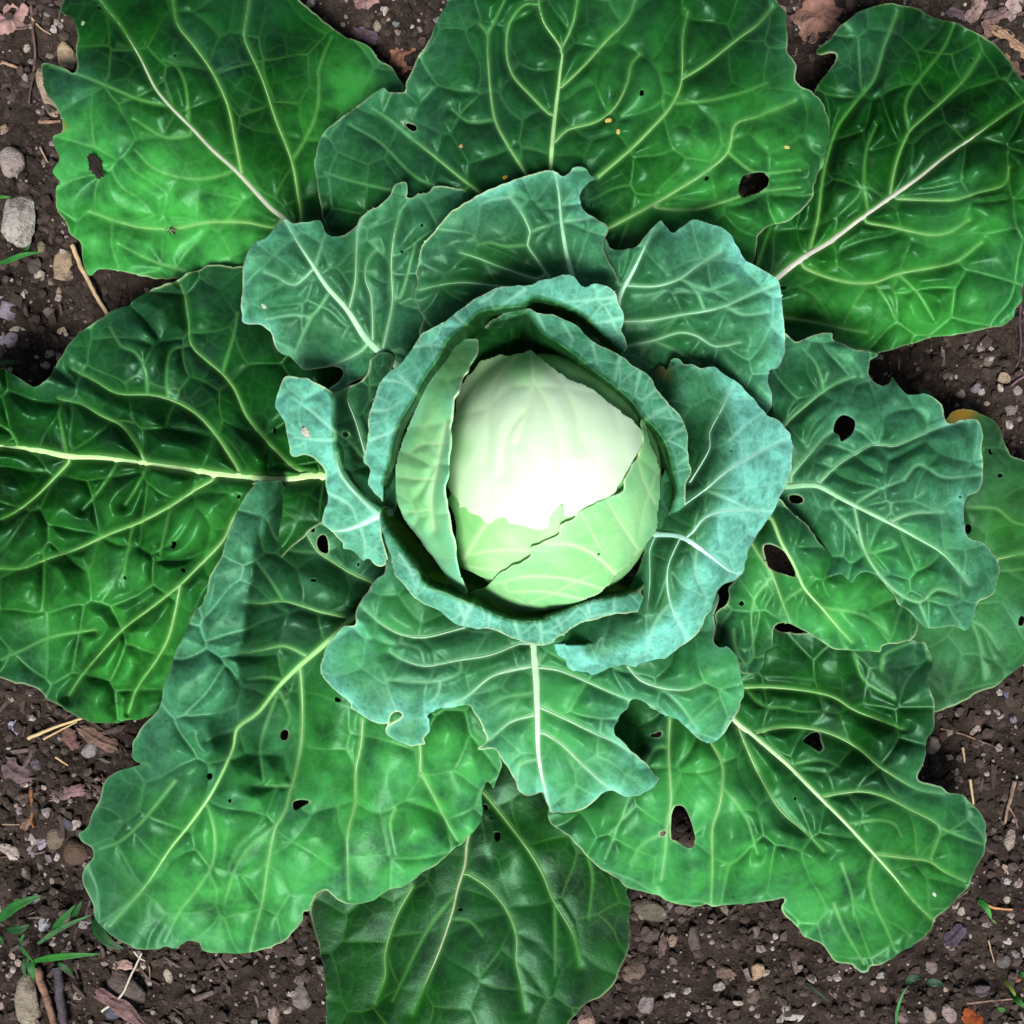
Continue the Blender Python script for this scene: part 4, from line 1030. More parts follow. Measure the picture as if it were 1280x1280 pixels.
def chip(u, v, ln, wd, rot, col, label, name='bark_chip', cat='bark chip', th=0.35, mat=None, tilt=6, lift=0.0):
    rg = np.random.default_rng(int(u * 13 + v * 29))
    nx, ny = 12, 6
    tops, bots = [], []
    px = rg.random(5) * 6
    for i in range(nx + 1):
        t = i / nx * 2 - 1
        half = wd * (1 - 0.35 * abs(t) ** 3) * (1 + 0.16 * math.sin(t * 5 + px[0]) + 0.1 * rg.normal())
        mid = wd * 0.15 * math.sin(t * 2.5 + px[1])
        for j in range(ny + 1):
            s = j / ny * 2 - 1
            ex = ln * (t + (0.10 * rg.normal() if i in (0, nx) else 0))
            z = wd * th * (1 - 0.6 * s * s + 0.22 * math.sin(j * 2.4 + px[2]) + 0.12 * rg.normal())
            tops.append((ex, mid + half * s, z))
            bots.append((ex * 0.97, mid + half * s * 0.92, -wd * th * 0.4))
    V = np.array(tops + bots) * K
    n = len(tops)
    idx = np.arange(n).reshape(nx + 1, ny + 1)
    F = [np.stack([idx[:-1, :-1], idx[1:, :-1], idx[1:, 1:], idx[:-1, 1:]], -1).reshape(-1, 4)]
    F.append(F[0][:, ::-1] + n)
    ring = list(idx[:, 0]) + list(idx[-1, 1:]) + list(idx[::-1, -1][1:]) + list(idx[0, ::-1][1:-1])
    F.append(np.array([[ring[i], ring[i] + n, ring[(i + 1) % len(ring)] + n, ring[(i + 1) % len(ring)]] for i in range(len(ring))]))
    me = mesh_from(name, V, np.concatenate(F), smooth=False)
    x, y, _ = W(u, v, 0)
    o = link(name, me, mat or M_WOOD, None, (x, y, gz(u, v) + wd * K * 0.35 + lift))
    o.rotation_euler = (math.radians(rg.normal() * tilt), math.radians(rg.normal() * tilt * 0.5), math.radians(rot))
    o.color = rgb(*col)
    tag(o, label, cat)
    return o


def straw(line, r, col, label, name='straw', cat='straw', lift=0.003, mat=None, r1=None):
    P = smooth_line(pts(line), 5.0)
    xy = np.array([W(p[0], p[1], 0)[:2] for p in P])
    z = soil_z(xy[:, 0], xy[:, 1])
    k = np.ones(9) / 9
    z = np.convolve(np.pad(z, 4, mode='edge'), k, 'valid') if len(z) > 1 else z
    P3 = np.c_[xy, z + lift]
    rr = np.linspace(r, r1 if r1 else r * 0.6, len(P3)) * K * (1 + 0.07 * np.sin(np.arange(len(P3)) * 1.7 + r) * (name != 'straw'))
    P3 = P3 + np.random.default_rng(int(abs(P[0][0]) * 3 + 5)).normal(size=P3.shape) * (0.09 * r * K)
    V, F = tube(P3 - P3[0], rr, 0.8, 6)
    # close the cut ends
    V = np.r_[V, [P3[0] * 0], [P3[-1] - P3[0]]]
    n = len(P3)
    s = np.arange(6)
    caps = np.r_[np.c_[(s + 1) % 6, s, np.full(6, len(V) - 2), np.full(6, len(V) - 2)],
                 np.c_[(n - 1) * 6 + s, (n - 1) * 6 + (s + 1) % 6, np.full(6, len(V) - 1), np.full(6, len(V) - 1)]]
    V2 = mesh_from(name, V, F)
    o = link(name, V2, mat or (M_STRAW if name == 'straw' else M_WOOD), None, tuple(P3[0]))
    o.color = rgb(*col)
    tag(o, label, cat)
    return o


def blade_mesh(line, w, z0, z1, arch, name, origin):
    """folded grass blade along a photo line, rising from z0 to z1 with an arch"""
    P = smooth_line(pts(line), 4.0)
    n = len(P)
    t = np.linspace(0, 1, n)
    z = z0 + (z1 - z0) * t + arch * np.sin(np.pi * t)
    p3 = np.array([W(P[i][0], P[i][1], z[i]) for i in range(n)])
    T = np.gradient(p3, axis=0)
    T /= np.linalg.norm(T, axis=1)[:, None]
    N = np.cross(T, [0, 0, 1.0])
    N /= np.linalg.norm(N, axis=1)[:, None]
    hw = w * 0.72 * K * np.clip(np.minimum(0.45 + t * 2.2, 1) * (1 - t ** 3), 0.03, 1)
    V = []
    for s, up in ((-1, 0.3), (-0.5, 0.08), (0, 0), (0.5, 0.08), (1, 0.3)):
        V.append(p3 + N * (s * hw)[:, None] + np.array([0, 0, 1.0]) * (up * hw)[:, None])
    V = np.stack(V, 1)
    idx = np.arange(n * 5).reshape(n, 5)
    F = np.stack([idx[:-1, :-1], idx[:-1, 1:], idx[1:, 1:], idx[1:, :-1]], -1).reshape(-1, 4)
    return mesh_from(name, V.reshape(-1, 3) - origin, F)


def weed(u, v, blades, col, label, cat='weed', name='weed'):
    o0 = np.array(W(u, v, gz(u, v)))
    root = bpy.data.objects.new(name, None)
    COL.objects.link(root)
    root.location = o0
    root.empty_display_size = 0.01
    tag(root, label, cat)
    for (line, w, z0, z1, arch, c) in blades:
        me = blade_mesh(line, w, z0, z1, arch, 'blade', o0)
        b = link('blade', me, M_BLADE, root)
        cc = c or col
        b.color = rgb(cc[0] * 0.85, cc[1] * 0.9, cc[2] * 0.85)
        s = b.modifiers.new('thickness', 'SOLIDIFY')
        s.thickness = 0.0003
    return root


def dead_leaf(u, v, r, rot, col, label, lobes=5, crumple=0.35, depth=0.32, squash=1.0, name='dead_leaf', lift=0.0):
    rg = np.random.default_rng(int(u * 7 + v * 3))
    nr, na = 9, 60
    V = [(0, 0, 0.1)]
    ph = rg.random(6) * 6
    for i in range(1, nr + 1):
        for j in range(na):
            a = j / na * 2 * math.pi
            R = (1 + depth * abs(math.cos(lobes * a / 2 + ph[0])) - depth + 0.06 * math.sin(9 * a + ph[1]) + 0.05 * math.sin(17 * a + ph[2]))
            q = i / nr * R
            x, y = q * math.cos(a), q * math.sin(a) * squash
            z = crumple * (0.5 * math.sin(3 * x + 2 * y + ph[3]) + 0.4 * math.sin(5 * y - 3 * x + ph[4]) + 0.25 * abs(math.sin(lobes * a + ph[5])) * q)
            z += crumple * 0.35 * (vnoise(x * 10 + ph[1], y * 10, 3, 5))
            V.append((x, y, z))
    V = np.array(V) * r * K
    F = []
    for i in range(nr - 1):
        for j in range(na):
            a = 1 + i * na + j
            b = 1 + i * na + (j + 1) % na
            F.append((a, a + na, b + na, b))
    tri = [(0, 1 + j, 1 + (j + 1) % na, 1 + (j + 1) % na) for j in range(na)]
    me = bpy.data.meshes.new(name)
    me.from_pydata([tuple(p) for p in V], [], F + [t[:3] for t in tri])
    for p in me.polygons:
        p.use_smooth = True
    x, y, _ = W(u, v, 0)
    o = link(name, me, M_DEAD, None, (x, y, gz(u, v) + r * K * 0.22 + lift))
    o.rotation_euler = (math.radians(rg.normal() * 8), math.radians(rg.normal() * 8), math.radians(rot))
    o.color = rgb(*col)
    s = o.modifiers.new('thickness', 'SOLIDIFY')
    s.thickness = 0.0004
    tag(o, label, 'dead leaf')
    return o


TAN, GREY, PALE, DARK, SLATE, PINK = (168, 146, 124), (150, 142, 138), (196, 184, 170), (96, 88, 86), (92, 92, 104), (150, 126, 120)
STONES = [
    (13, 203, 19, 20, 0, (176, 164, 158), 'smooth round grey pebble at the left edge beside the jagged upper leaf', 0),
    (22, 277, 25, 34, 12, (190, 186, 178), 'largest whitish speckled angular stone at the left edge', 2),
    (79, 335, 16, 23, -12, (178, 158, 132), 'tan wedge shaped stone touching the straw under the upper left leaf', 2),
    (56, 112, 12, 34, 18, (186, 166, 144), 'long tan stone half under the tip of the upper left leaf', 1),
    (82, 67, 13, 19, 8, (190, 168, 140), 'tan stone in the notch of the upper left leaf', 1),
    (41, 331, 9, 11, 20, DARK, 'dark grey stone between the white speckled stone and the tan wedge', 1),
    (47, 343, 8, 8, 40, PALE, 'small pale chip of stone below the dark grey one near the tan wedge', 2),
    (50, 308, 6, 8, 0, (170, 158, 130), 'small yellowish stone beside the grass tip under the white speckled stone', 1),
    (29, 56, 5, 6, 0, PALE, 'small whitish pebble beside the thin upright root at upper left', 0),
    (64, 11, 5, 6, -30, PALE, 'small whitish pebble near the top edge above the tan notch stone', 0),
    (3, 161, 6, 9, 0, TAN, 'tan pebble cut by the left edge above the round grey pebble', 1),
    (29, 232, 9, 8, 0, DARK, 'dark brown stone between the round grey pebble and the speckled stone', 1),
    (69, 361, 5, 7, 0, TAN, 'small tan pebble just below the tan wedge stone', 1),
    (55, 389, 10, 8, 20, (140, 118, 112), 'brownish flat stone below the tan wedge stone', 2),
    (20, 412, 9, 5, 20, PALE, 'narrow pale stone lying slanted near the lilac clods', 1),
    (74, 412, 7, 6, 0, (206, 190, 160), 'cream coloured angular pebble above the left leaf edge', 2),
    (61, 442, 7, 7, 30, (196, 176, 158), 'pinkish cream stone beside the left leaf edge', 2),
    (74, 446, 7, 12, 20, (180, 160, 150), 'tall pinkish stone leaning on the left leaf edge', 2),
    (55, 456, 7, 5, -20, PALE, 'low pale pebble below the pinkish cream stone', 1),
    (10, 388, 14, 13, 0, (150, 140, 156), 'lilac grey clod at the left edge', 1),
    (14, 426, 13, 11, 0, (170, 160, 172), 'pale lilac crumbly clod below the first lilac clod', 1),
    (34, 1250, 17, 37, 4, (162, 152, 134), 'big flat tan grey stone at the bottom left corner', 1),
    (108, 940, 13, 10, 35, (158, 150, 152), 'pale grey angular stone beside the straw at lower left', 2),
    (209, 1221, 6, 10, 12, PALE, 'pale oval pebble right of the bark covered stone', 0),
    (45, 1086, 5, 7, 10, (176, 164, 152), 'pale oval pebble in the dark soil left of the lower left leaf', 0),
    (29, 1095, 6, 9, 25, (170, 152, 144), 'pinkish oval pebble left of its pale neighbour', 0),
    (82, 1031, 11, 10, 0, SLATE, 'dark slate coloured stone left of the lower left leaf', 2),
    (67, 1050, 13, 15, 0, (128, 116, 100), 'grey brown rough clod below the slate stone', 1),
    (92, 1068, 18, 19, 0, (104, 86, 72), 'large brown earth clod touching the lower left leaf edge', 1),
    (378, 1247, 14, 16, 20, (140, 130, 126), 'round grey stone between the two bottom leaves', 0),
    (375, 1199, 7, 8, 20, (130, 118, 112), 'small grey stone above the round one between the bottom leaves', 2),
    (374, 1226, 8, 7, 0, (126, 114, 108), 'small blocky stone right above the round grey one', 2),
    (342, 1270, 9, 15, 10, (168, 148, 140), 'upright pinkish stone at the bottom edge left of the round grey one', 2),
    (342, 1217, 5, 5, 0, (120, 110, 104), 'tiny grey pebble below the lower left leaf', 0),
    (156, 1240, 19, 34, 42, (112, 100, 94), 'long grey stone lying under a slanted bark strip', 1),
    (137, 1269, 11, 11, 0, (92, 98, 112), 'blue grey shiny pebble at the bottom edge', 0),
    (76, 1150, 9, 13, -20, (160, 146, 134), 'pale stone behind the grass blades at lower left', 1),
    (40, 958, 8, 8, 0, (110, 100, 112), 'purple grey stone below the pale lilac chip at lower left', 2),
    (52, 1157, 8, 11, -20, (186, 186, 196), 'white crystalline stone beside the grass', 2),
    (38, 1128, 8, 9, 0, (168, 166, 176), 'white and grey crumbly stone behind the long grass blade', 2),
    (105, 1157, 13, 7, 15, (160, 154, 158), 'whitish crumbly stone next to the grass stalk', 2),
    (815, 1142, 26, 14, -20, (112, 108, 96), 'flat greenish grey stone peeking out under the lower right leaf', 1),
    (813, 1170, 12, 13, 0, (96, 84, 80), 'dark brown stone below the flat greenish one', 2),
    (869, 1178, 9, 24, 8, (104, 94, 88), 'long narrow dark stone standing under the lower right leaf', 1),
    (842, 1176, 7, 8, 0, (164, 142, 124), 'small tan stone next to the long narrow dark stone', 2),
    (794, 1220, 17, 15, 25, (124, 106, 96), 'broad brown stone beside the bottom leaf edge', 2),
    (811, 1260, 11, 16, -22, (148, 138, 138), 'pale grey slanted stone right of the bottom leaf', 2),
    (908, 1217, 15, 10, -10, (134, 112, 102), 'flat reddish brown stone at the bottom centre right', 2),
    (898, 1233, 9, 8, 0, (172, 160, 154), 'small pale stone touching the flat reddish brown stone', 1),
    (947, 1217, 10, 13, 10, (186, 158, 132), 'cream tan angular stone below the lower right leaf', 2),
    (944, 1167, 9, 10, -20, (122, 108, 102), 'brown pebble just under the lower right leaf edge', 1),
    (940, 1245, 13, 11, 0, (112, 96, 90), 'brown flat stone below the cream tan stone', 1),
    (992, 1275, 16, 8, 10, (206, 200, 196), 'white stone at the bottom edge right of centre', 2),
    (731, 1276, 14, 8, 0, (178, 150, 138), 'pinkish stone at the bottom edge next to the bottom leaf', 2),
    (1166, 932, 11, 12, 0, (176, 160, 144), 'tan round pebble half under the right edge of the lower right leaf', 0),
    (1227, 914, 6, 7, 0, (180, 166, 156), 'small pale round pebble on the brown soil at right', 1),
    (1267, 1054, 9, 15, -25, (178, 164, 154), 'pale upright flake of stone at the right edge', 2),
    (1211, 1146, 5, 8, -20, PALE, 'narrow pale pebble right of the lower right leaf tip', 1),
    (1267, 1131, 5, 7, -15, PALE, 'oval pale pebble beside the orange straw at right', 0),
    (1102, 1221, 6, 6, 0, (168, 168, 164), 'grey white pebble under the tip of the lower right leaf', 1),
    (1188, 1268, 9, 14, 25, (176, 158, 154), 'pinkish grey stone at the bottom edge left of the orange leaf', 1),
    (1163, 1270, 9, 13, 0, (156, 144, 134), 'grey stone at the bottom edge left of the pinkish one', 2),
    (1127, 1272, 10, 9, 0, (138, 122, 118), 'brown grey stone beside the thin green seedling stalk', 2),
    (1171, 1215, 8, 10, 15, (146, 132, 130), 'grey oval stone right of the seedling', 1),
    (1192, 1187, 5, 8, 25, (160, 146, 132), 'pale slim stone beside the dark purple leaf scrap', 1),
    (1262, 1207, 10, 11, 0, (132, 126, 122), 'grey shiny stone near the right edge above the grass tuft', 1),
    (1227, 1244, 18, 10, 0, (110, 98, 104), 'dark purplish flat clod left of the grass tuft', 1),
    (1240, 1162, 7, 4, 0, (160, 146, 140), 'flat pale pebble below the small grass blade at right', 1),
    (1265, 1106, 5, 6, 0, (196, 194, 196), 'whitish pebble at the right edge next to a splinter', 2),
    (1189, 949, 6, 5, 0, (164, 152, 140), 'small pebble right of the round tan pebble', 1),
    (1200, 968, 5, 5, 0, (158, 146, 136), 'small pebble above the short straw at right', 1),
    (1263, 869, 7, 7, 0, (112, 118, 150), 'bluish pebble right of the olive leaf', 2),
    (1275, 902, 5, 6, 0, (134, 134, 148), 'blue grey pebble at the right edge', 1),
    (1216, 432, 7, 5, 0, (142, 134, 122), 'grey pebble on the shaded soil under the upper right leaf', 1),
    (1257, 471, 8, 8, 0, (186, 164, 142), 'tan crumbly stone on the right soil patch', 2),
    (1205, 491, 6, 8, 10, (146, 136, 132), 'grey upright pebble above the olive leaf', 2),
    (1223, 485, 8, 6, 40, (140, 136, 146), 'blue grey flat stone next to the grey upright pebble', 2),
    (1267, 513, 8, 8, 0, (150, 140, 134), 'grey angular stone near the right edge above the olive leaf', 2),
    (1239, 452, 7, 10, -30, (132, 120, 108), 'brown grey clod left of the tan crumbly stone', 1),
    (389, 5, 6, 5, 0, (206, 198, 186), 'white pebble at the top edge right of the upper left leaf', 1),
    (483, 24, 6, 5, 20, (196, 186, 166), 'cream pebble in the top soil gap', 1),
    (472, 33, 5, 8, 0, (170, 160, 146), 'grey cream pebble left of the cream one in the top soil gap', 1),
    (495, 29, 5, 4, 0, (136, 146, 150), 'bluish small pebble in the top soil gap', 1),
    (546, 24, 6, 8, -20, (176, 166, 162), 'pale grey stone touching the top leaf edge', 2),
    (429, 31, 4, 6, 20, (176, 162, 138), 'small cream sliver of stone beside the upper left leaf edge', 2),
]
for (u, v, rx, ry, rot, col, lab, kd) in STONES:
    stone(u, v, rx, ry, rot, col, lab, kd)

CHIPS = [
    (17, 968, 21, 12, -28, (110, 92, 94), 'broad dark purplish bark chip at the left edge'),
    (83, 926, 15, 9, -55, (116, 86, 82), 'reddish brown bark chip right of the two straws'),
    (119, 925, 27, 9, -25, (122, 98, 88), 'long fibrous bark strip below the left leaf'),
    (81, 994, 22, 8, 14, (136, 108, 112), 'mauve bark chip left of the lower left leaf'),
    (152, 1256, 36, 9, -38, (122, 96, 96), 'slanted bark strip lying across a long grey stone'),
    (43, 1060, 13, 7, 38, (150, 138, 150), 'pale grey lilac wood chip by the brown clod'),
    (11, 1067, 13, 7, -30, (178, 164, 156), 'pale splintered wood chip at the left edge'),
    (28, 1033, 8, 5, 55, (140, 114, 96), 'small tan bark flake near the orange twig'),
    (459, 3, 14, 10, 10, (150, 118, 116), 'pinkish bark flake at the top edge between two leaves'),
    (458, 45, 15, 8, -30, (106, 86, 100), 'purple bark chip in the top soil gap'),
    (1267, 54, 26, 7, -42, (176, 142, 116), 'tan split stick at the right end of the mulch'),
    (1222, 10, 20, 9, 60, (156, 132, 126), 'pale bark chip near the top edge right of the upper right leaf'),
    (1247, 16, 16, 8, 20, (120, 98, 96), 'brown bark chip at the top right'),
    (1200, 12, 12, 7, -20, (110, 90, 100), 'purplish bark chip above the upper right leaf'),
    (1256, 36, 14, 5, -30, (150, 122, 104), 'narrow bark sliver above the tan split stick'),
    (1268, 8, 13, 9, 70, (168, 148, 142), 'pale bark flake in the top right corner'),
    (1236, 34, 11, 6, -60, (134, 108, 98), 'short brown chip above the right leaf margin'),
    (1268, 82, 18, 6, -50, (160, 130, 112), 'curved bark strip beside the right leaf margin'),
    (1266, 1093, 12, 4, -45, (168, 148, 130), 'short pale splinter at the right edge'),
    (1200, 1176, 16, 9, 40, (82, 72, 86), 'dark purple leaf scrap on the soil at lower right'),
    (828, 1181, 5, 14, -10, (116, 98, 94), 'short brown bark sliver between two stones'),
    (1060, 30, 12, 6, 45, (140, 116, 106), 'small bark chip beside the brown dead leaf'),
    (150, 1208, 15, 6, -5, (170, 142, 132), 'pinkish splintered chip below the lower left leaf'),
]
for (u, v, ln, wd, rot, col, lab) in CHIPS:
    chip(u, v, ln, wd, rot, col, lab, lift=0.010 if 'across' in lab else 0.0)

straw("A295,985 330,1070 390,1180 445,1275", 3.4, (196, 170, 132), 'thick tan straw running under the upper left leaf', lift=0.006, r1=2.6)
straw("M105,140 215,95 328,58", 2.6, (216, 192, 142), 'long pale straw poking out under the left leaf', lift=0.008)
straw("M165,145 250,100 300,75", 1.6, (206, 178, 128), 'thinner straw crossing beside the long pale one', lift=0.006)
straw("M410,1225 490,1160 530,1080 578,985", 1.9, (206, 196, 180), 'thin pale straw bent over the grey stone below the lower left leaf', lift=0.012)
straw("M540,985 560,1010 585,1022", 1.6, (200, 190, 176), 'short pale straw crossing the leaf edge at lower left', lift=0.008)
straw("M215,215 265,250", 1.7, (200, 168, 130), 'short tan straw beside the pale grey angular stone', lift=0.006)
straw("M110,350 120,400 125,440 118,470 135,495", 3.0, (150, 100, 62), 'orange brown crooked twig at lower left', 'twig', 'twig')
straw("M145,1060 175,1140 195,1210 215,1290", 6.0, (140, 108, 90), 'brown split stick beside the big flat stone', 'twig', 'twig', lift=0.006, r1=4.6)
straw("M225,1050 240,1130 245,1200 250,1290", 6.5, (80, 74, 82), 'dark grey stick right of the brown split stick', 'twig', 'twig', lift=0.006, r1=6)
straw("M0,487 35,488 70,490", 1.2, (150, 132, 112), 'very thin straw at the left edge below the grass free soil', lift=0.005)
straw("A130,30 133,130 128,230 118,330 110,410", 2.2, (110, 88, 84), 'thin upright dark root at upper left', 'root', 'root')
straw("A0,240 40,255 80,270", 2.6, (168, 138, 116), 'tan stalk at the left edge near the upright root', 'twig', 'twig')
straw("A135,80 165,115 205,140", 1.4, (176, 150, 120), 'thin straw slanting beside the upright root')
straw("A150,580 165,610 185,645", 1.6, (166, 144, 124), 'short thin straw right of the round grey pebble')
straw("A150,480 195,483 240,480", 3.0, (150, 118, 100), 'short brown stick beside the upper left leaf margin', 'twig', 'twig')
straw("P1048,180 1053,210 1056,240", 2.0, (206, 178, 140), 'short upright tan straw at the right edge of the lower right leaf')
straw("P1075,308 1083,355 1092,408", 2.2, (210, 184, 144), 'tan straw running down to the lower right leaf margin')
straw("P955,103 1040,125 1120,155 1200,187", 1.2, (150, 118, 100), 'thin reddish rootlet right of the round tan pebble', 'root', 'root')
straw("P1240,305 1232,400 1225,490", 3.0, (148, 124, 110), 'brown stick standing near the right edge', 'twig', 'twig')
straw("P1236,420 1260,460 1275,510", 1.6, (134, 108, 98), 'thin brown twig forking from the standing stick', 'twig', 'twig')
straw("P1130,808 1180,828 1250,835", 2.2, (206, 146, 96), 'orange straw beside the small grass blade at right')
straw("P1050,1197 1150,1192 1250,1185", 1.8, (150, 124, 112), 'thin brown twig above the orange dead leaf', 'twig', 'twig', lift=0.008)
straw("P1155,960 1165,1000 1180,1050", 1.2, (170, 150, 126), 'very thin straw left of the grey shiny stone')
straw("H1275,255 1272,330 1280,400 1276,460", 2.0, (96, 74, 84), 'dark thin twig along the right edge', 'twig', 'twig')
straw("H1220,590 1250,565 1285,545", 1.8, (140, 112, 128), 'purplish thin stem reaching in from the right edge', 'twig', 'twig')
straw("M590,1055 593,1080 592,1115", 1.2, (140, 116, 96), 'tiny upright stub under the lower left leaf')

dead_leaf(17, 26, 24, 20, (176, 142, 136), 'pinkish crumpled dead leaf in the upper left corner')
dead_leaf(1024, 20, 34, -30, (140, 104, 92), 'large brown dead leaf between the top leaf and the upper right leaf', 5, 0.3)
dead_leaf(503, 72, 19, 0, (158, 112, 92), 'reddish brown crumpled leaf in the top soil gap', 3, 0.45)
dead_leaf(1224, 1272, 19, 0, (150, 76, 36), 'orange brown dead leaf at the bottom right', 3, 0.2, 0.2)
dead_leaf(1279, 1228, 8, 0, (130, 90, 70), 'small brown leaf bit at the right edge above the grass tuft', 3, 0.3)
dead_leaf(11, 912, 10, 0, (150, 146, 168), 'pale lilac papery scrap at the lower left', 3, 0.4)

G1, G2 = (28, 110, 34), (20, 84, 30)
weed(42, 1196, [("M130,1030 200,1015 290,1005 410,1000", 6, 0.012, 0.03, 0.01, (44, 130, 38)), ("M75,960 110,1005 135,1035", 3, 0.003, 0.014, 0.002, (60, 140, 60)),
                ("M125,1020 125,1060 135,1105", 7, 0.012, 0.01, 0.004, (36, 120, 44)), ("M100,1010 95,1060 105,1100", 5, 0.01, 0.008, 0.003, G2), ("M230,1035 260,1055 295,1085", 6, 0.012, 0.006, 0.003, G2),
                ("M80,960 90,930 98,920", 3, 0.004, 0.012, 0.002, G1)], G1, 'grass seedling with one long blade pointing right at lower left')
weed(0, 1150, [("M-10,870 50,815 110,785 170,765", 9, 0.01, 0.03, 0.008, G1), ("M25,905 80,900 125,880", 7, 0.008, 0.015, 0.004, G2), ("M-8,960 5,940 15,925", 8, 0.01, 0.012, 0.002, G2)], G1, 'broad grass blades entering at the left edge above the seedling')
weed(50, 1180, [("M150,960 230,905 300,870 372,840", 4.5, 0.004, 0.03, 0.004, (70, 120, 74)), ("M205,915 250,860 305,800", 6, 0.012, 0.03, 0.004, G1), ("M285,870 310,820 330,785", 5, 0.016, 0.03, 0.003, G2)], G1, 'young grass stalk leaning toward the lower left leaf')
weed(155, 1190, [("M375,850 400,910 440,955 500,980", 11, 0.012, 0.02, 0.004, G2)], G2, 'dark blade mostly hidden under the lower left leaf edge')
weed(0, 320, [("A-10,1055 40,1040 90,1020 170,1008", 5, 0.008, 0.018, 0.006, (50, 130, 50)), ("A90,1025 105,1000 120,985", 3.5, 0.01, 0.02, 0.002, G1)], G1, 'light grass blade below the white speckled stone')
weed(0, 246, [("A-10,792 10,788 42,790", 3, 0.006, 0.012, 0.002, (80, 150, 60))], G1, 'short grass tip at the left edge above the speckled stone')
weed(0, 455, [("E-10,498 30,488 95,492", 5, 0.008, 0.012, 0.003, G2)], G2, 'grass tip at the left edge next to the left leaf')
weed(1222, 1122, [("P1090,775 1130,815 1152,865", 5.5, 0.005, 0.012, 0.005, (66, 160, 60)), ("P1150,860 1162,872 1172,880", 2, 0.008, 0.006, 0.001, (120, 150, 60))], G1, 'small bright grass blade right of the lower right leaf')
weed(1120, 1278, [("P768,1290 772,1230 795,1160 820,1125", 2.6, 0.003, 0.02, 0.004, (60, 140, 66)), ("P812,1118 830,1095 872,1092", 8, 0.018, 0.02, 0.002, (16, 62, 30)), ("P890,1118 925,1112 958,1122", 9, 0.01, 0.012, 0.002, (18, 70, 40))], G1, 'thin seedling with two dark round leaves at the bottom right', 'weed', 'seedling')
weed(1270, 1240, [("P1195,1095 1230,1140 1255,1185", 3.5, 0.004, 0.014, 0.004, (130, 150, 60)), ("P1225,1150 1255,1185 1290,1220", 6, 0.008, 0.02, 0.004, (44, 120, 40)), ("P1255,1075 1270,1080 1290,1085", 5, 0.01, 0.014, 0.002, G1), ("P1170,1222 1190,1222 1212,1226", 5, 0.006, 0.008, 0.001, G1)], G1, 'yellow green grass tuft at the right edge above the orange leaf')
weed(1028, 1238, [("P400,1110 450,1150 510,1200", 3, 0.004, 0.008, 0.003, (20, 56, 34))], G2, 'thin dark grass blade below the lower right leaf')


# things lying on the leaves
def leaf_z(u, v):
    """height of the uppermost leaf under photo position (u, v)"""
    o = np.array([0, 0, CAM_H])
    d = np.array(W(u, v, 0.0)) - o
    from mathutils import Vector
    hit, loc, *_ = S.ray_cast(DG, Vector(o), Vector(d / np.linalg.norm(d)))
    return loc.z if hit else 0.0


bpy.context.view_layer.update()
DG = bpy.context.evaluated_depsgraph_get()


def on_leaf(o, u, v, lift):
    z = leaf_z(u, v)
    o.location = W(u, v, z + lift)


o = chip(119, 208, 15, 6.5, -60, (44, 36, 36), 'dark bark fragment lying on the upper left leaf', tilt=3)
on_leaf(o, 119, 208, 0.003)


def fleck(u, v, r, col, label, cat='speck', name='petal_fleck'):
    rg = np.random.default_rng(int(u + v))
    V, F = ICO2
    V = lumpy(V, rg, 0.08, 2) * np.array([r * 1.0, r * 0.75, r * 0.3]) * K
    o = link(name, mesh_from(name, V, F), M_STONE)
    o.rotation_euler = (0, 0, rg.random() * 3)
    o.color = rgb(*col)
    tag(o, label, cat)
    on_leaf(o, u, v, r * K * 0.2)


fleck(761, 151, 4.4, (238, 206, 110), 'larger yellow fleck on the top leaf')
fleck(773, 165, 3.4, (232, 206, 120), 'smaller yellow fleck just below the larger one on the top leaf')
fleck(577, 182, 3.0, (206, 160, 120), 'pinkish fleck on the left half of the top leaf')
fleck(631, 222, 3.2, (224, 190, 70), 'yellow fleck at the rim of the leaf above the head')
fleck(330, 383, 3.6, (214, 226, 214), 'white speck on the upper left inner leaf')
fleck(1168, 1118, 3.0, (226, 240, 222), 'white speck on the lower right leaf')
fleck(984, 184, 3.4, (214, 220, 120), 'pale yellow speck high on the right part of the top leaf', )
fleck(104, 29, 3.0, (150, 200, 140), 'pale green speck on the upper left leaf')
fleck(382, 540, 6.5, (226, 222, 206), 'white dropping on the small curled leaf', 'dropping', 'dropping')

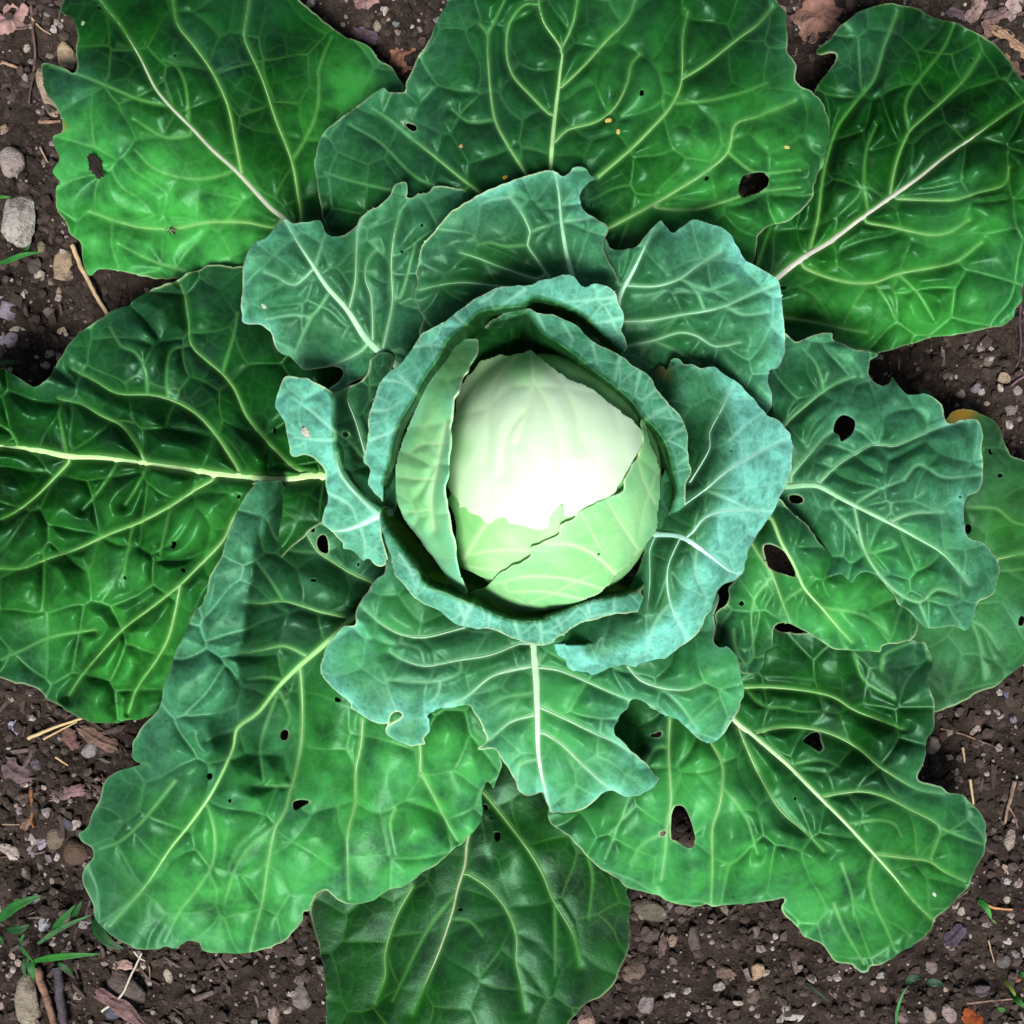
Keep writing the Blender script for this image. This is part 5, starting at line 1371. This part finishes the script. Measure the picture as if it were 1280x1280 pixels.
# a small gnat resting on the upper left leaf: body, wings and legs
gz0 = leaf_z(216, 289)
gp = np.array(W(216, 289, gz0 + 0.0018))
gn = bpy.data.objects.new('gnat', None)
COL.objects.link(gn)
gn.location = gp
gn.rotation_euler = (0, 0, math.radians(-52))
tag(gn, 'tiny dark long legged gnat resting on the upper left leaf', 'insect')
bv, bf = ICO2
V = bv * np.array([4.6, 1.1, 1.1]) * K
V[:, 2] *= 1 - 0.3 * (bv[:, 0] > 0.4)
link('body', mesh_from('body', V, bf), M_WOOD, gn).color = rgb(40, 30, 26)
V = bv * np.array([1.5, 1.5, 1.4]) * K + np.array([-4.2 * K, 0, 0])
link('thorax', mesh_from('thorax', V, bf), M_WOOD, gn).color = rgb(34, 26, 24)
for s in (-1, 1):
    a = np.linspace(0, 1, 7)
    wv, wf = [], []
    for t in a:
        hw = 0.9 * math.sin(math.pi * min(t * 0.9 + 0.1, 1))
        for q in (-1, 1):
            wv.append(((-3.5 + 6.5 * t) * K, (s * (0.8 + 1.2 * t) + q * hw) * K, (1.2 + 0.2 * t) * K))
    wf = [[2 * i, 2 * i + 1, 2 * i + 3, 2 * i + 2] for i in range(6)]
    link('wing', mesh_from('wing', wv, np.array(wf)), M_STRAW, gn).color = rgb(120, 120, 96)
    for k, dx in enumerate((-4.6, -3.6, -2.4)):
        P3 = np.array([(dx, s * 0.8, 0), (dx - 2.0 + 2.2 * k, s * 4.0, 1.6), (dx - 3.5 + 4.0 * k, s * 6.5, -2.4)]) * K
        tv, tf = tube(P3, np.full(3, 0.28 * K), 1.0, 5)
        link('leg', mesh_from('leg', tv, tf), M_WOOD, gn).color = rgb(40, 30, 26)


# ------------------------------------------------------------------ uncountable crumbs, gravel and wood bits
def scatter(name, n, smin, smax, mat, shape, seed, half=0.49, power=2.2, flat=0.6, clump=None):
    rg = np.random.default_rng(seed)
    V0, F0 = shape
    x = (rg.random(n * 3) * 2 - 1) * half
    y = (rg.random(n * 3) * 2 - 1) * half
    # nothing is scattered under the heart of the plant, where no one can see
    u = 640 + x / K
    v = 640 - y / K
    keep = ~(((u - 660) / 420) ** 2 + ((v - 620) / 400) ** 2 < 1)
    if clump is not None:
        keep &= rg.random(n * 3) < clump(u, v)
    x, y = x[keep][:n], y[keep][:n]
    n = len(x)
    s = smin + (smax - smin) * rg.random(n) ** power
    V = np.repeat(V0[None], n, 0)
    V = V * (1 + 0.25 * rg.normal(size=(n, len(V0), 1)).clip(-1.6, 1.6) * 0.6)
    V = V * np.stack([s * (0.7 + 0.6 * rg.random(n)), s * (0.7 + 0.6 * rg.random(n)), s * flat * (0.7 + 0.6 * rg.random(n))], -1)[:, None]
    a = rg.random(n) * 6.283
    ca, sa = np.cos(a)[:, None], np.sin(a)[:, None]
    tl = rg.normal(size=n)[:, None] * 0.25
    X = V[..., 0] * ca - V[..., 1] * sa
    Y = V[..., 0] * sa + V[..., 1] * ca
    Z = V[..., 2] + tl * V[..., 0]
    z = soil_z(x, y) + s * flat * 0.35
    P = np.stack([X + x[:, None], Y + y[:, None], Z + z[:, None]], -1).reshape(-1, 3)
    F = (F0[None] + (np.arange(n) * len(V0))[:, None, None]).reshape(-1, F0.shape[1])
    me = mesh_from(name, P, F, smooth=False)
    t = me.attributes.new('tint', 'FLOAT', 'POINT')
    t.data.foreach_set('value', np.repeat(rg.random(n), len(V0)).astype(np.float32))
    o = link(name, me, mat)
    tag(o, kind='stuff')
    return o


def mulch(u, v):
    return np.where(((u > 980) & (v < 130)) | ((u < 330) & (v > 850)), 1.0, 0.12)


BOXV = np.array([(sx_, sy_, sz_) for sx_ in (-1.0, 1.0) for sy_ in (-0.3, 0.3) for sz_ in (-0.2, 0.2)])
BOXV = BOXV * np.array([[1, 1, 1], [0.8, 0.5, 1], [0.9, 1, 0.6], [1.0, 0.4, 1], [1, 0.2, 0.6], [0.7, 1, 1], [0.8, 0.5, 0.5], [1.1, 0.3, 1]])
BOXF = np.array([[0, 1, 3, 2], [4, 6, 7, 5], [0, 4, 5, 1], [2, 3, 7, 6], [0, 2, 6, 4], [1, 5, 7, 3]])
tag(scatter('soil_crumbs', 22000, 0.0009, 0.0052, M_CRUMB, ICO1, 3, power=2.8, flat=0.6), 'loose brown soil crumbs covering the ground')
tag(scatter('gravel', 4800, 0.0008, 0.0042, M_GRAVEL, ICO1, 4, power=2.4), 'fine pale gravel mixed into the brown soil')
tag(scatter('wood_bits', 1500, 0.002, 0.0085, M_CHIP, (BOXV, BOXF), 5, power=2.0, flat=0.8, clump=mulch), 'small splinters of bark and wood strewn over the soil')
